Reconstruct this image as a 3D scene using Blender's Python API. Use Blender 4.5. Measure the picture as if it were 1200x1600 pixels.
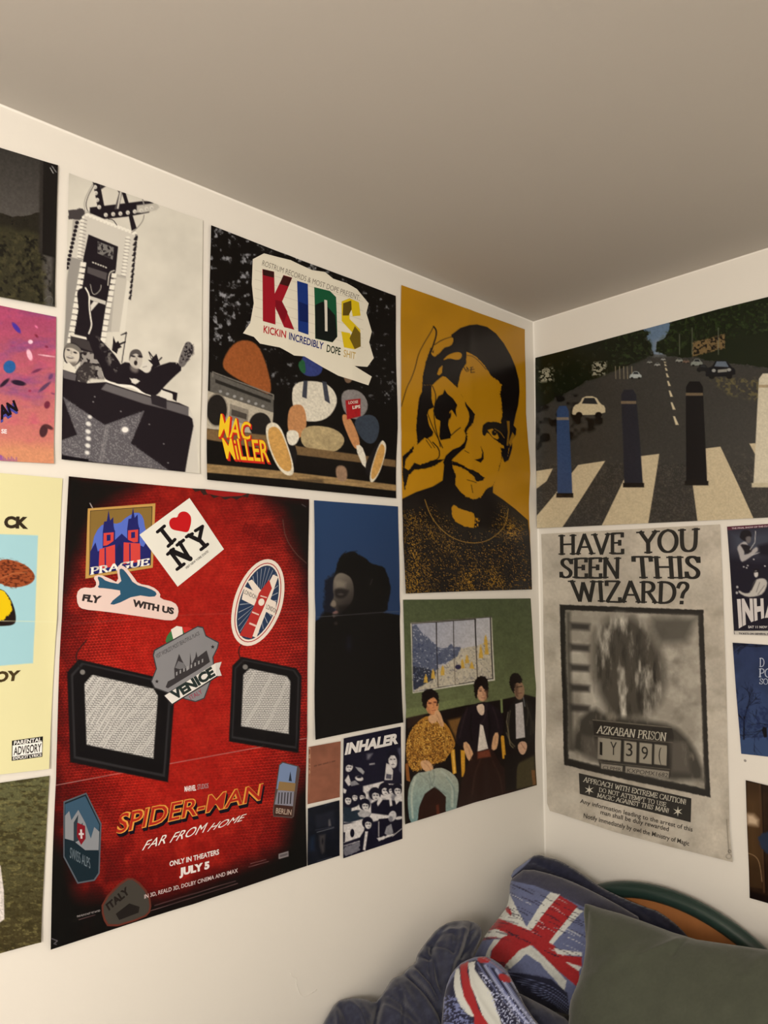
import bpy, bmesh, math, random
import numpy as np
from mathutils import Vector, Matrix
from mathutils.geometry import tessellate_polygon

for o in list(bpy.data.objects): bpy.data.objects.remove(o)
scene = bpy.context.scene
col = scene.collection

# ------------------------------------------------------------------ camera
YAW, PIT, ROL, F = 8.20044704e-01, 9.24058944e-02, -2.59050053e-03, 1122.21
C0 = np.array([-2.08630828, -1.45441247, 1.49052131])
FW = np.array([math.cos(YAW)*math.cos(PIT), math.sin(YAW)*math.cos(PIT), math.sin(PIT)])
_r = np.array([math.sin(YAW), -math.cos(YAW), 0.0]); _u = np.cross(_r, FW)
RI = math.cos(ROL)*_r + math.sin(ROL)*_u
UP = -math.sin(ROL)*_r + math.cos(ROL)*_u
cam_d = bpy.data.cameras.new('camera'); cam = bpy.data.objects.new('camera', cam_d); col.objects.link(cam)
cam_d.sensor_fit = 'VERTICAL'; cam_d.sensor_height = 36; cam_d.lens = 36*F/1600
cam_d.clip_start = 0.05
m = Matrix.Identity(4)
for i in range(3):
    m[i][0] = RI[i]; m[i][1] = UP[i]; m[i][2] = -FW[i]; m[i][3] = C0[i]
cam.matrix_world = m
scene.camera = cam

# ------------------------------------------------------------------ light
scene.view_settings.view_transform = 'Standard'
scene.view_settings.look = 'None'
scene.view_settings.gamma = 1
scene.view_settings.use_curve_mapping = False
scene.view_settings.exposure = 0.0
w = bpy.data.worlds.new('world'); scene.world = w; w.use_nodes = True
w.node_tree.nodes['Background'].inputs[0].default_value = (1, .86, .68, 1)
w.node_tree.nodes['Background'].inputs[1].default_value = 0.0
LAMP = (-2.95, -1.75, 1.6)
ld = bpy.data.lights.new('ceiling_lamp_light', 'POINT'); ld.shadow_soft_size = 0.22
ld.energy = 115; ld.color = (1.0, .90, .80)
lo = bpy.data.objects.new('ceiling_lamp_light', ld); lo.location = LAMP; col.objects.link(lo)

# ------------------------------------------------------------------ helpers
def tag(o, label=None, cat=None, group=None, kind=None):
    if label: o['label'] = label
    if cat: o['category'] = cat
    if group: o['group'] = group
    if kind: o['kind'] = kind
    return o
def empty(name, loc=(0, 0, 0)):
    o = bpy.data.objects.new(name, None); col.objects.link(o); o.location = loc; o.empty_display_size = .05
    return o
def link(name, me, mat=None, parent=None, smooth=False):
    o = bpy.data.objects.new(name, me); col.objects.link(o)
    if mat: me.materials.append(mat)
    if parent:
        o.parent = parent
        o.matrix_parent_inverse = Matrix.Translation(-parent.location)
    if smooth:
        me.polygons.foreach_set('use_smooth', np.ones(len(me.polygons), bool))
    return o
def mesh_np(name, V, Fq):
    me = bpy.data.meshes.new(name)
    V = np.asarray(V, np.float32); Fq = np.asarray(Fq, np.int32)
    me.vertices.add(len(V)); me.vertices.foreach_set('co', V.ravel())
    n = Fq.shape[1]
    me.loops.add(Fq.size); me.loops.foreach_set('vertex_index', Fq.ravel())
    me.polygons.add(len(Fq)); me.polygons.foreach_set('loop_start', np.arange(0, Fq.size, n, dtype=np.int32))
    me.update(calc_edges=True); me.validate()
    return me
def box_bm(bm, x0, x1, y0, y1, z0, z1):
    g = bmesh.ops.create_cube(bm, size=1)
    for v in g['verts']:
        v.co = Vector(((x0+x1)/2+v.co.x*(x1-x0), (y0+y1)/2+v.co.y*(y1-y0), (z0+z1)/2+v.co.z*(z1-z0)))
    return g['verts']
def bm_obj(name, bm, mat, parent=None, smooth=False):
    me = bpy.data.meshes.new(name); bmesh.ops.recalc_face_normals(bm, faces=bm.faces[:]); bm.to_mesh(me); bm.free()
    return link(name, me, mat, parent, smooth)
def lin(c):
    c = np.asarray(c, float)/255.0
    return np.where(c <= .04045, c/12.92, ((c+.055)/1.055)**2.4)
TINT = np.array([1.0, 1.06, 1.14])
def ink(c):
    # print colours as albedo under the warm lamp
    return np.clip(lin(c)*TINT-.0035, .0018, .86)
def ray(px, py):
    px = np.asarray(px, float); py = np.asarray(py, float)
    return FW*F + (px-600)[..., None]*RI + (800-py)[..., None]*UP
def proj(P):
    D = np.asarray(P, float)-C0
    a = D@FW
    return np.stack([600+F*(D@RI)/a, 800-F*(D@UP)/a], -1)
# plane coordinates on the two walls: (u, z); left wall is y = 0, right wall x = 0
def px2uv(wall, P):
    P = np.asarray(P, float); r = ray(P[..., 0], P[..., 1])
    k = 1 if wall == 'L' else 0
    t = -C0[k]/r[..., k]
    Q = C0+t[..., None]*r
    return np.stack([Q[..., 0] if wall == 'L' else Q[..., 1], Q[..., 2]], -1)
def uv2w(wall, UV, h):
    UV = np.asarray(UV, float)
    if wall == 'L': return np.stack([UV[..., 0], -h, UV[..., 1]], -1)
    return np.stack([-h, UV[..., 0], UV[..., 1]], -1)
def px_on_plane(P, p0, n):
    P = np.asarray(P, float); r = ray(P[..., 0], P[..., 1])
    t = ((np.asarray(p0)-C0)@n)/(r@n)
    return C0+t[..., None]*r

# ------------------------------------------------------------------ noise
def vn(x, y, seed=0):
    xi = np.floor(x).astype(np.int64); yi = np.floor(y).astype(np.int64)
    fx = x-xi; fy = y-yi; fx = fx*fx*(3-2*fx); fy = fy*fy*(3-2*fy)
    def h(a, b):
        n = (a*374761393+b*668265263+seed*1442695041) & 0xffffffff
        n = ((n ^ (n >> 13))*1274126177) & 0xffffffff
        return ((n ^ (n >> 16)) & 0xffff)/65535.0
    return (h(xi, yi)*(1-fx)+h(xi+1, yi)*fx)*(1-fy)+(h(xi, yi+1)*(1-fx)+h(xi+1, yi+1)*fx)*fy
def fbm(x, y, seed=0, o=4):
    s = 0; a = .5; t = 0
    for i in range(o):
        s = s+a*vn(x*2**i, y*2**i, seed+i*7); t += a; a *= .55
    return s/t
def chaikin(P, n, closed=True):
    P = np.asarray(P, float)
    for _ in range(n):
        if closed:
            Q = np.roll(P, -1, 0); P = np.stack([.75*P+.25*Q, .25*P+.75*Q], 1).reshape(-1, 2)
        else:
            A, B = P[:-1], P[1:]; M = np.stack([.75*A+.25*B, .25*A+.75*B], 1).reshape(-1, 2)
            P = np.vstack([P[:1], M[1:-1], P[-1:]])
    return P
def seg_dist(P, A, B):
    d = B-A; t = np.clip(((P-A)@d)/max(d@d, 1e-9), 0, 1)
    q = P-A-t[:, None]*d
    return np.hypot(q[:, 0], q[:, 1])
def poly_sdf(P, V):
    n = len(V); D = np.full(len(P), 1e9); ins = np.zeros(len(P), bool)
    for i in range(n):
        A, B = V[i], V[(i+1) % n]
        D = np.minimum(D, seg_dist(P, A, B))
        if A[1] != B[1]:
            c = ((A[1] > P[:, 1]) != (B[1] > P[:, 1])) & (P[:, 0] < (B[0]-A[0])*(P[:, 1]-A[1])/(B[1]-A[1])+A[0])
            ins ^= c
    return np.where(ins, -D, D)

# the printed artwork of a sheet: a colour per vertex
class Art:
    def __init__(s, P, base):
        s.P = P; s.C = np.tile(np.asarray(base, float), (len(P), 1)); s.z = (0, 0, 1)
    def Z(s, x0, y0, k): s.z = (x0, y0, k); return s
    def t(s, pts):
        pts = np.asarray(pts, float); return np.stack([s.z[0]+pts[..., 0]/s.z[2], s.z[1]+pts[..., 1]/s.z[2]], -1)
    def _mix(s, idx, a, c):
        c = c(s.P[idx]) if callable(c) else np.asarray(c, float)
        s.C[idx] = s.C[idx]*(1-a[:, None])+c*a[:, None]
    def _box(s, V, pad):
        lo = V.min(0)-pad; hi = V.max(0)+pad
        return np.nonzero((s.P[:, 0] > lo[0]) & (s.P[:, 0] < hi[0]) & (s.P[:, 1] > lo[1]) & (s.P[:, 1] < hi[1]))[0]
    def poly(s, pts, c, f=.6, a=1, sm=0, jit=0, js=3, mask=None, seed=0):
        V = s.t(pts)
        if sm: V = chaikin(V, sm)
        i = s._box(V, f*2+jit*2)
        if not len(i): return s
        d = poly_sdf(s.P[i], V)
        if jit: d = d+jit*2*(fbm(s.P[i, 0]/js, s.P[i, 1]/js, 5+seed, 3)-.5)
        al = np.clip(.5-d/(2*f), 0, 1)*a
        if mask: al = al*mask(s.P[i])
        s._mix(i, al, c); return s
    def line(s, pts, wd, c, f=.6, a=1, sm=0, closed=False, mask=None):
        V = s.t(pts)
        if sm: V = chaikin(V, sm, closed)
        if closed: V = np.vstack([V, V[:1]])
        i = s._box(V, wd+f*2)
        if not len(i): return s
        d = np.full(len(i), 1e9)
        for A, B in zip(V[:-1], V[1:]): d = np.minimum(d, seg_dist(s.P[i], A, B))
        al = np.clip(.5-(d-wd/2)/(2*f), 0, 1)*a
        if mask: al = al*mask(s.P[i])
        s._mix(i, al, c); return s
    def ell(s, c, rx, ry, colr, ang=0, f=.6, a=1, ring=0):
        c = s.t(np.array(c, float)); rx /= s.z[2]; ry /= s.z[2]
        i = s._box(np.array([c]), max(rx, ry)+f*2+ring)
        if not len(i): return s
        q = s.P[i]-c; ca, sa = math.cos(ang), math.sin(ang)
        x = q[:, 0]*ca+q[:, 1]*sa; y = -q[:, 0]*sa+q[:, 1]*ca
        k = np.hypot(x/rx, y/ry); d = (k-1)*min(rx, ry)
        if ring: d = np.abs(d)-ring/2
        s._mix(i, np.clip(.5-d/(2*f), 0, 1)*a, colr); return s
    def tex(s, amp, sc, seed=0, o=3, sy=None, pts=None, mode='mul'):
        i = np.arange(len(s.P))
        if pts is not None:
            V = s.t(pts); i = s._box(V, 0); i = i[poly_sdf(s.P[i], V) < 0]
        n = (fbm(s.P[i, 0]/sc, s.P[i, 1]/(sy or sc), seed, o)-.5)*2*amp
        s.C[i] = s.C[i]*(1+n[:, None]) if mode == 'mul' else s.C[i]+n[:, None]*255
        s.C[:] = np.clip(s.C, 0, 255); return s
    def speck(s, pts, c, sc, thr, seed=0, f=3, a=1, soft=.06, sy=None, o=2):
        return s.poly(pts, c, f=f, a=a, mask=lambda P: np.clip((fbm(P[:, 0]/sc, P[:, 1]/(sy or sc), seed, o)-thr)/soft, 0, 1))
def grad(p0, c0, p1, c1):
    p0 = np.array(p0, float); p1 = np.array(p1, float); c0 = np.array(c0, float); c1 = np.array(c1, float)
    def g(P):
        t = np.clip(((P-p0)@(p1-p0))/((p1-p0)@(p1-p0)), 0, 1)[:, None]; return c0*(1-t)+c1*t
    return g

# ------------------------------------------------------------------ materials
def new_mat(name, rough=.6, spec=.5):
    mt = bpy.data.materials.new(name); mt.use_nodes = True
    b = mt.node_tree.nodes['Principled BSDF']; b.inputs['Roughness'].default_value = rough
    b.inputs['Specular IOR Level'].default_value = spec
    return mt, mt.node_tree, b
def print_mat(name, rough=.42, spec=.35):
    mt, nt, b = new_mat(name, rough, spec)
    a = nt.nodes.new('ShaderNodeAttribute'); a.attribute_name = 'Col'
    nt.links.new(a.outputs['Color'], b.inputs['Base Color'])
    return mt
def noise_mat(name, c, c2=None, scale=20, bump=.1, bscale=None, rough=.7, spec=.3, dist=.002, det=4):
    mt, nt, b = new_mat(name, rough, spec)
    L = nt.links.new; N = nt.nodes.new
    tc = N('ShaderNodeTexCoord'); n = N('ShaderNodeTexNoise'); n.inputs['Scale'].default_value = scale; n.inputs['Detail'].default_value = det
    L(tc.outputs['Object'], n.inputs['Vector'])
    mx = N('ShaderNodeMix'); mx.data_type = 'RGBA'
    mx.inputs[6].default_value = (*c, 1); mx.inputs[7].default_value = (*(c2 or c), 1)
    L(n.outputs['Fac'], mx.inputs[0]); L(mx.outputs[2], b.inputs['Base Color'])
    n2 = N('ShaderNodeTexNoise'); n2.inputs['Scale'].default_value = bscale or scale; n2.inputs['Detail'].default_value = det
    L(tc.outputs['Object'], n2.inputs['Vector'])
    bp = N('ShaderNodeBump'); bp.inputs['Strength'].default_value = bump; bp.inputs['Distance'].default_value = dist
    L(n2.outputs['Fac'], bp.inputs['Height']); L(bp.outputs['Normal'], b.inputs['Normal'])
    return mt
MW = noise_mat('wall_paint', (.80, .785, .74), (.78, .765, .72), 3, .25, 55, .62, .25, .0012, 3)
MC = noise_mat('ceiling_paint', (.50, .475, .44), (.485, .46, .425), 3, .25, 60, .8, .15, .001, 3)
MT = noise_mat('caulk_white', (.86, .85, .81), (.84, .83, .79), 8, .1, 30, .5, .3)
MF = noise_mat('floor_carpet', (.44, .40, .35), (.36, .32, .28), 90, .8, 300, .95, .1, .004)
PM = {'satin': print_mat('satin_poster_print', .40, .16), 'matte': print_mat('matte_poster_print', .62, .12),
      'gloss': print_mat('gloss_poster_print', .27, .32), 'vinyl': print_mat('vinyl_print', .36, .35)}

# ------------------------------------------------------------------ room shell
X0, Y0, H = -3.9, -3.0, 2.4
def slab(name, *b, mat):
    bm = bmesh.new(); box_bm(bm, *b); o = bm_obj(name, bm, mat); o['kind'] = 'structure'; return o
slab('wall_left', X0-.1, 0, 0, .1, 0, H, mat=MW)
slab('wall_right', 0, .1, Y0-.1, .1, 0, H, mat=MW)
slab('wall_back', X0-.1, X0, Y0, 0, 0, H, mat=MW)
slab('wall_front', X0-.1, 0, Y0-.1, Y0, 0, H, mat=MW)
slab('floor', X0-.1, .1, Y0-.1, .1, -.1, 0, mat=MF)
slab('ceiling', X0-.1, .1, Y0-.1, .1, H, H+.1, mat=MC)
def bead(name, a, b, n1, n2, r=.0045):
    # concave paint bead filling an inside corner
    a, b, n1, n2 = map(Vector, (a, b, n1, n2)); bm = bmesh.new(); ring = []
    for p in (a, b):
        vs = [bm.verts.new(p)]
        for k in range(5):
            t = k/4*math.pi/2; vs.append(bm.verts.new(p+n1*r*(1-math.sin(t))+n2*r*(1-math.cos(t))))
        ring.append(vs)
    for k in range(6): bm.faces.new([ring[0][k], ring[0][(k+1) % 6], ring[1][(k+1) % 6], ring[1][k]])
    for vs in ring: bm.faces.new(vs)
    o = bm_obj(name, bm, MT); o['kind'] = 'structure'
bead('trim_1', (0, 0, 0), (0, 0, H), (-1, 0, 0), (0, -1, 0))
bead('trim_2', (X0, 0, H), (0, 0, H), (0, -1, 0), (0, 0, -1), .003)
bead('trim_3', (0, Y0, H), (0, 0, H), (-1, 0, 0), (0, 0, -1), .003)
slab('baseboard_left', X0, 0, -.015, 0, 0, .08, mat=MT)
slab('baseboard_right', -.015, 0, Y0, -.015, 0, .08, mat=MT)

# ------------------------------------------------------------------ posters
RES = 1.1
class Poster:
    """a sheet on a wall: outline given by four edge polylines in photograph pixels"""
    def __init__(s, wall, top, right, bottom, left, base, fin='satin', k=1.0, seed=1, amp=.0017, lift=.005, creases=(), curl=.004):
        # top/bottom run left to right, left/right run top to bottom
        s.wall = wall; s.k = k; s.mat = PM[fin]; s.seed = seed; s.amp = amp; s.lift = lift; s.creases = creases; s.curl = curl
        E = []
        for e in (top, bottom, left, right):
            q = np.asarray(e, float); d = np.r_[0, np.cumsum(np.hypot(*np.diff(q, axis=0).T))]; E.append((q, d/d[-1], d[-1]))
        nu = int(max(E[0][2], E[1][2])/RES)+2; nv = int(max(E[2][2], E[3][2])/RES)+2
        u = np.linspace(0, 1, nu); v = np.linspace(0, 1, nv)
        ev = lambda e, t: np.stack([np.interp(t, e[1], e[0][:, 0]), np.interp(t, e[1], e[0][:, 1])], -1)
        T, B, L, R = ev(E[0], u), ev(E[1], u), ev(E[2], v), ev(E[3], v)
        U, Vv = np.meshgrid(u, v)
        G = (1-Vv)[..., None]*T[None]+Vv[..., None]*B[None]+(1-U)[..., None]*L[:, None]+U[..., None]*R[:, None]
        G -= ((1-U)*(1-Vv))[..., None]*T[0]+(U*(1-Vv))[..., None]*T[-1]+((1-U)*Vv)[..., None]*B[0]+(U*Vv)[..., None]*B[-1]
        s.nu, s.nv = nu, nv
        s.px = G.reshape(-1, 2); s.uv = px2uv(wall, s.px)
        s.lo = s.uv.min(0); s.hi = s.uv.max(0)
        s.art = Art(s.px, base)
        s.items = {}; s.boxes = []
    def h(s, UV):
        x, y = UV[..., 0], UV[..., 1]; a = (x-s.lo[0])/(s.hi[0]-s.lo[0]); b = (y-s.lo[1])/(s.hi[1]-s.lo[1])
        sd = s.seed
        g = .5+.28*np.sin(x*17+sd*1.7+1.1*np.sin(y*9+sd))+.22*np.sin(y*21+sd*2.3+1.3*np.sin(x*8+sd*.7))
        r = .0018+s.amp*2*g+s.lift*np.clip(1-b*4, 0, 1)**2
        ed = np.clip(1-np.minimum(a, 1-a)*9, 0, 1)**2
        r = r+s.curl*.5*ed*(.5+.5*np.sin(y*13+sd*3))
        for ax, pos, hgt in s.creases:
            d = np.abs((b if ax == 'h' else a)-pos)*((s.hi-s.lo)[1 if ax == 'h' else 0])
            r = r+hgt*np.exp(-(d/.022)**2)
        return r
    def build(s, name, label, cat='poster', group=None):
        C = np.clip(s.art.C, 0, 255)
        W = uv2w(s.wall, s.uv, s.h(s.uv))
        c = W.mean(0)
        root = empty(name, tuple(float(v) for v in uv2w(s.wall, np.array([(s.lo[0]+s.hi[0])/2, s.lo[1]]), 0.0)))
        tag(root, label, cat, group)
        idx = np.arange(s.nu*s.nv).reshape(s.nv, s.nu)
        Q = np.stack([idx[:-1, :-1], idx[1:, :-1], idx[1:, 1:], idx[:-1, 1:]], -1).reshape(-1, 4)
        me = mesh_np('sheet', W, Q)
        at = me.color_attributes.new('Col', 'FLOAT_COLOR', 'POINT')
        at.data.foreach_set('color', np.c_[ink(C), np.ones(len(C))].astype(np.float32).ravel())
        link('sheet', me, s.mat, root, True)
        for nm, its in s.items.items(): s.patch(nm if isinstance(nm, str) else nm[0], its, root)
        return root
    # crisp printed areas and lettering, each named group one mesh of its own
    def add(s, part, pts, color, sm=0, tris=None):
        pts = s.art.t(pts) if tris is None else np.asarray(pts, float)
        if sm: pts = chaikin(pts, sm)
        if tris is None:
            tris = tessellate_polygon([[Vector((p[0], p[1], 0)) for p in pts]])
        s.items.setdefault(part, []).append((pts, tris, color)); return s
    def patch(s, nm, its, root):
        bm = bmesh.new(); lay = bm.loops.layers.float_color.new('Col')
        for pts, tris, color in its:
            uv = px2uv(s.wall, pts); b0, b1 = pts.min(0), pts.max(0)
            li = 1+max([l for q0, q1, l in s.boxes if (b0 < q1).all() and (q0 < b1).all()] or [-1])
            s.boxes.append((b0, b1, li))
            c = list(ink(color))+[1]
            b2 = bmesh.new(); l2 = b2.loops.layers.float_color.new('Col')
            vs = [b2.verts.new((p[0], p[1], 0)) for p in uv]
            for t in tris:
                try: f = b2.faces.new([vs[i] for i in t])
                except Exception: continue
            lo, hi = uv.min(0), uv.max(0)
            for ax in (0, 1):
                n = Vector((1, 0, 0)) if ax == 0 else Vector((0, 1, 0)); k = math.ceil(lo[ax]/.0125)
                while k*.0125 < hi[ax]:
                    co = Vector((0, 0, 0)); co[ax] = k*.0125
                    bmesh.ops.bisect_plane(b2, geom=b2.verts[:]+b2.edges[:]+b2.faces[:], plane_co=co, plane_no=n)
                    k += 1
            A = np.array([v.co[:] for v in b2.verts])
            if not len(A): b2.free(); continue
            hh = s.h(A[:, :2])+.0006+.00005*li
            W = uv2w(s.wall, A[:, :2], hh)
            b2.verts.index_update()
            nvs = [bm.verts.new(tuple(p)) for p in W]
            for f in b2.faces:
                try: g = bm.faces.new([nvs[v.index] for v in f.verts])
                except Exception: continue
                for lp in g.loops: lp[lay] = c
            b2.free()
        me = bpy.data.meshes.new(nm)
        # face the room
        nrm = Vector((0, -1, 0)) if s.wall == 'L' else Vector((-1, 0, 0))
        bm.normal_update()
        for f in bm.faces:
            if f.normal.dot(nrm) < 0: f.normal_flip()
        bm.to_mesh(me); bm.free()
        return link(nm, me, s.mat, root)
    def text(s, part, txt, q, color, font='sans', bold=0.0, shear=0.0, sp=1.0):
        """q: four photograph-pixel corners (baseline left, baseline right, cap right, cap left) in the current zoom frame"""
        V, T = glyphs(txt, font, bold, sp)
        x = (V[:, 0]-V[:, 0].min())/(np.ptp(V[:, 0])); y = V[:, 1]
        x = x+shear*y
        q = s.art.t(q); x = x[:, None]; y = y[:, None]
        P = q[0]*(1-x)*(1-y)+q[1]*x*(1-y)+q[2]*x*y+q[3]*(1-x)*y
        if part.endswith('lettering') or part == 'small_print': part = (part, txt)
        s.items.setdefault(part, []).append((P, T, color)); return s

SER = {  # serif capitals as strokes in a unit-high box: width, then (points, serif at ends)
 'A': (.8, [([(.05, 0), (.38, 1)], '10'), ([(.38, 1), (.75, 0)], '01'), ([(.18, .36), (.6, .36)], '00')]),
 'B': (.68, [([(.12, 0), (.12, 1)], '11'), ([(.12, 1), (.42, .98), (.52, .85), (.5, .65), (.38, .54), (.12, .53)], '00'), ([(.38, .54), (.58, .44), (.6, .22), (.5, .04), (.12, 0)], '00')]),
 'C': (.75, [([(.7, .78), (.6, .95), (.4, 1), (.18, .9), (.06, .6), (.08, .3), (.22, .06), (.42, 0), (.62, .06), (.72, .24)], '00'), ([(.7, .78), (.7, .98)], '00')]),
 'D': (.78, [([(.12, 0), (.12, 1)], '11'), ([(.12, 1), (.42, .98), (.64, .82), (.72, .5), (.64, .18), (.42, .02), (.12, 0)], '00')]),
 'E': (.66, [([(.12, 0), (.12, 1)], '11'), ([(.12, 1), (.58, 1), (.58, .82)], '00'), ([(.12, .53), (.46, .53)], '00'), ([(.46, .42), (.46, .64)], '00'), ([(.12, 0), (.6, 0), (.6, .2)], '00')]),
 'G': (.8, [([(.7, .8), (.6, .95), (.4, 1), (.18, .9), (.06, .6), (.08, .3), (.22, .06), (.42, 0), (.68, .08), (.68, .42)], '00'), ([(.52, .42), (.8, .42)], '00'), ([(.7, .8), (.7, .98)], '00')]),
 'H': (.84, [([(.14, 0), (.14, 1)], '11'), ([(.68, 0), (.68, 1)], '11'), ([(.14, .52), (.68, .52)], '00')]),
 'I': (.36, [([(.17, 0), (.17, 1)], '11')]),
 'K': (.8, [([(.14, 0), (.14, 1)], '11'), ([(.66, 1), (.16, .46)], '10'), ([(.28, .58), (.7, 0)], '01')]),
 'M': (1.0, [([(.14, 0), (.16, 1)], '11'), ([(.16, 1), (.5, .12)], '00'), ([(.5, .12), (.82, 1)], '00'), ([(.82, 1), (.86, 0)], '11')]),
 'N': (.86, [([(.14, 0), (.14, 1)], '11'), ([(.14, 1), (.7, 0)], '00'), ([(.7, 0), (.7, 1)], '01')]),
 'O': (.82, [([(.4, 1), (.2, .93), (.07, .7), (.05, .5), (.07, .3), (.2, .07), (.4, 0), (.6, .07), (.73, .3), (.75, .5), (.73, .7), (.6, .93), (.4, 1)], '00')]),
 'P': (.64, [([(.12, 0), (.12, 1)], '11'), ([(.12, 1), (.42, .98), (.56, .86), (.56, .62), (.42, .48), (.12, .46)], '00')]),
 'R': (.74, [([(.12, 0), (.12, 1)], '11'), ([(.12, 1), (.4, .98), (.54, .86), (.54, .64), (.4, .52), (.12, .5)], '00'), ([(.34, .5), (.66, 0)], '01')]),
 'S': (.62, [([(.52, .78), (.44, .95), (.28, 1), (.12, .92), (.1, .74), (.22, .58), (.42, .44), (.52, .28), (.46, .08), (.28, 0), (.1, .06), (.06, .24)], '00'), ([(.53, .74), (.53, .96)], '00'), ([(.06, .04), (.06, .28)], '00')]),
 'T': (.76, [([(.36, 0), (.36, 1)], '10'), ([(.04, .8), (.05, 1), (.68, 1), (.69, .8)], '00')]),
 'U': (.84, [([(.14, 1), (.14, .3), (.22, .08), (.42, 0), (.62, .08), (.7, .3), (.7, 1)], '11')]),
 'V': (.8, [([(.06, 1), (.4, 0)], '10'), ([(.4, 0), (.72, 1)], '01')]),
 'W': (1.1, [([(.06, 1), (.32, 0)], '10'), ([(.32, 0), (.54, .9)], '00'), ([(.54, .9), (.76, 0)], '00'), ([(.76, 0), (1.0, 1)], '01')]),
 'X': (.78, [([(.08, 1), (.68, 0)], '11'), ([(.66, 1), (.08, 0)], '11')]),
 'Y': (.76, [([(.06, 1), (.36, .48)], '10'), ([(.68, 1), (.36, .48)], '10'), ([(.36, .48), (.36, 0)], '01')]),
 'Z': (.7, [([(.08, .8), (.08, 1), (.6, 1)], '00'), ([(.6, 1), (.06, 0)], '00'), ([(.06, 0), (.62, 0), (.62, .2)], '00')]),
 '?': (.56, [([(.06, .74), (.12, .94), (.28, 1), (.46, .9), (.46, .7), (.3, .52), (.26, .28)], '00'), ([(.26, .0), (.26, .1)], '00')]),
 '!': (.3, [([(.15, .26), (.15, 1)], '00'), ([(.15, 0), (.15, .1)], '00')]), ' ': (.42, []), '.': (.25, [([(.1, 0), (.1, .07)], '00')])}
_gc = {}
def glyphs(txt, font, bold, sp):
    key = (txt, font, bold, sp)
    if key in _gc: return _gc[key]
    if font in ('serif', 'slab'):
        tk = .15+bold; V = []; T = []; x = 0
        def quad(a, b, wa):
            a = np.array(a, float); b = np.array(b, float); d = b-a; L = np.hypot(*d); d /= L; n = np.array([-d[1], d[0]])*wa/2
            k = len(V); V.extend([a-d*wa*.2-n, b+d*wa*.2-n, b+d*wa*.2+n, a-d*wa*.2+n]); T.append((k, k+1, k+2)); T.append((k, k+2, k+3))
        for ch in txt:
            wd, st = SER[ch]
            for pts, sf in st:
                P = [(p[0]+x, p[1]) for p in pts]
                Q = chaikin(P, 2, False) if len(P) > 4 else P
                for a, b in zip(Q[:-1], Q[1:]):
                    dy = abs(b[1]-a[1])/math.hypot(b[0]-a[0], b[1]-a[1])
                    quad(a, b, tk*((.55 if font == 'serif' else .85)+(.45 if font == 'serif' else .15)*dy))
                for flag, p in ((sf[0], P[0]), (sf[1], P[-1])):
                    if flag == '1':
                        y = min(max(p[1], .03), .97); sw = .15 if font == 'serif' else .17
                        quad((p[0]-sw, y), (p[0]+sw, y), tk*(.42 if font == 'serif' else .85))
            x += wd*sp
        r = (np.array(V), T)
    else:
        cu = bpy.data.curves.new('t', 'FONT'); cu.body = txt; cu.size = 1; cu.offset = bold; cu.resolution_u = 3; cu.space_character = sp
        o = bpy.data.objects.new('t', cu); col.objects.link(o)
        bpy.context.view_layer.update(); dg = bpy.context.evaluated_depsgraph_get()
        me = bpy.data.meshes.new_from_object(o.evaluated_get(dg))
        V = np.array([v.co[:2] for v in me.vertices]).reshape(-1, 2); T = [tuple(p.vertices) for p in me.polygons]
        bpy.data.objects.remove(o); bpy.data.curves.remove(cu); bpy.data.meshes.remove(me)
        V = V.copy(); V[:, 1] /= .729
        r = (V, T)
    _gc[key] = r
    return r

# ===== top-left night photograph
p = Poster('L', [(-150, 185), (0, 232), (89, 260)], [(89, 260), (84, 481)], [(-150, 439), (0, 466), (84, 481)], [(-150, 185), (-150, 439)], (62, 58, 54), 'gloss', seed=3)
a = p.art
a.C[:] = grad((40, 240), (50, 47, 44), (20, 340), (78, 74, 70))(a.P)
a.Z(0, 230, 3.2)
a.poly([(-500, 320), (0, 335), (60, 352), (100, 348), (190, 330), (200, 330), (200, 900), (-500, 900)], (34, 31, 24), jit=2, js=8)
a.poly([(-500, 385), (0, 392), (200, 440), (230, 900), (-500, 900)], (50, 47, 32), f=4, jit=4, js=14)
a.speck([(-500, 420), (210, 440), (290, 900), (-500, 900)], (78, 74, 48), 5, .52, 4, soft=.2, a=.6, o=4)
a.speck([(-500, 420), (210, 440), (290, 900), (-500, 900)], (18, 17, 14), 7, .5, 14, soft=.2, a=.8, o=4)
a.poly([(208, 60), (300, 80), (290, 560), (205, 540)], (22, 19, 18), f=1.5)
a.poly([(196, 60), (214, 60), (206, 540), (190, 530)], (44, 40, 37), f=2)
a.poly([(268, 260), (290, 270), (285, 880), (255, 860)], (26, 24, 20), f=3)
a.line([(247, 108), (262, 135)], 1, (190, 190, 185)).line([(256, 100), (276, 130)], 1, (150, 150, 150))
a.line([(215, 770), (240, 745), (262, 760), (250, 800)], .8, (110, 110, 105), sm=2).line([(225, 790), (270, 800)], .8, (90, 90, 88))
a.tex(.12, 3, 2)
p.build('photo_poster', 'dark night photograph poster of a tree trunk, top of the far left column')

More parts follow.
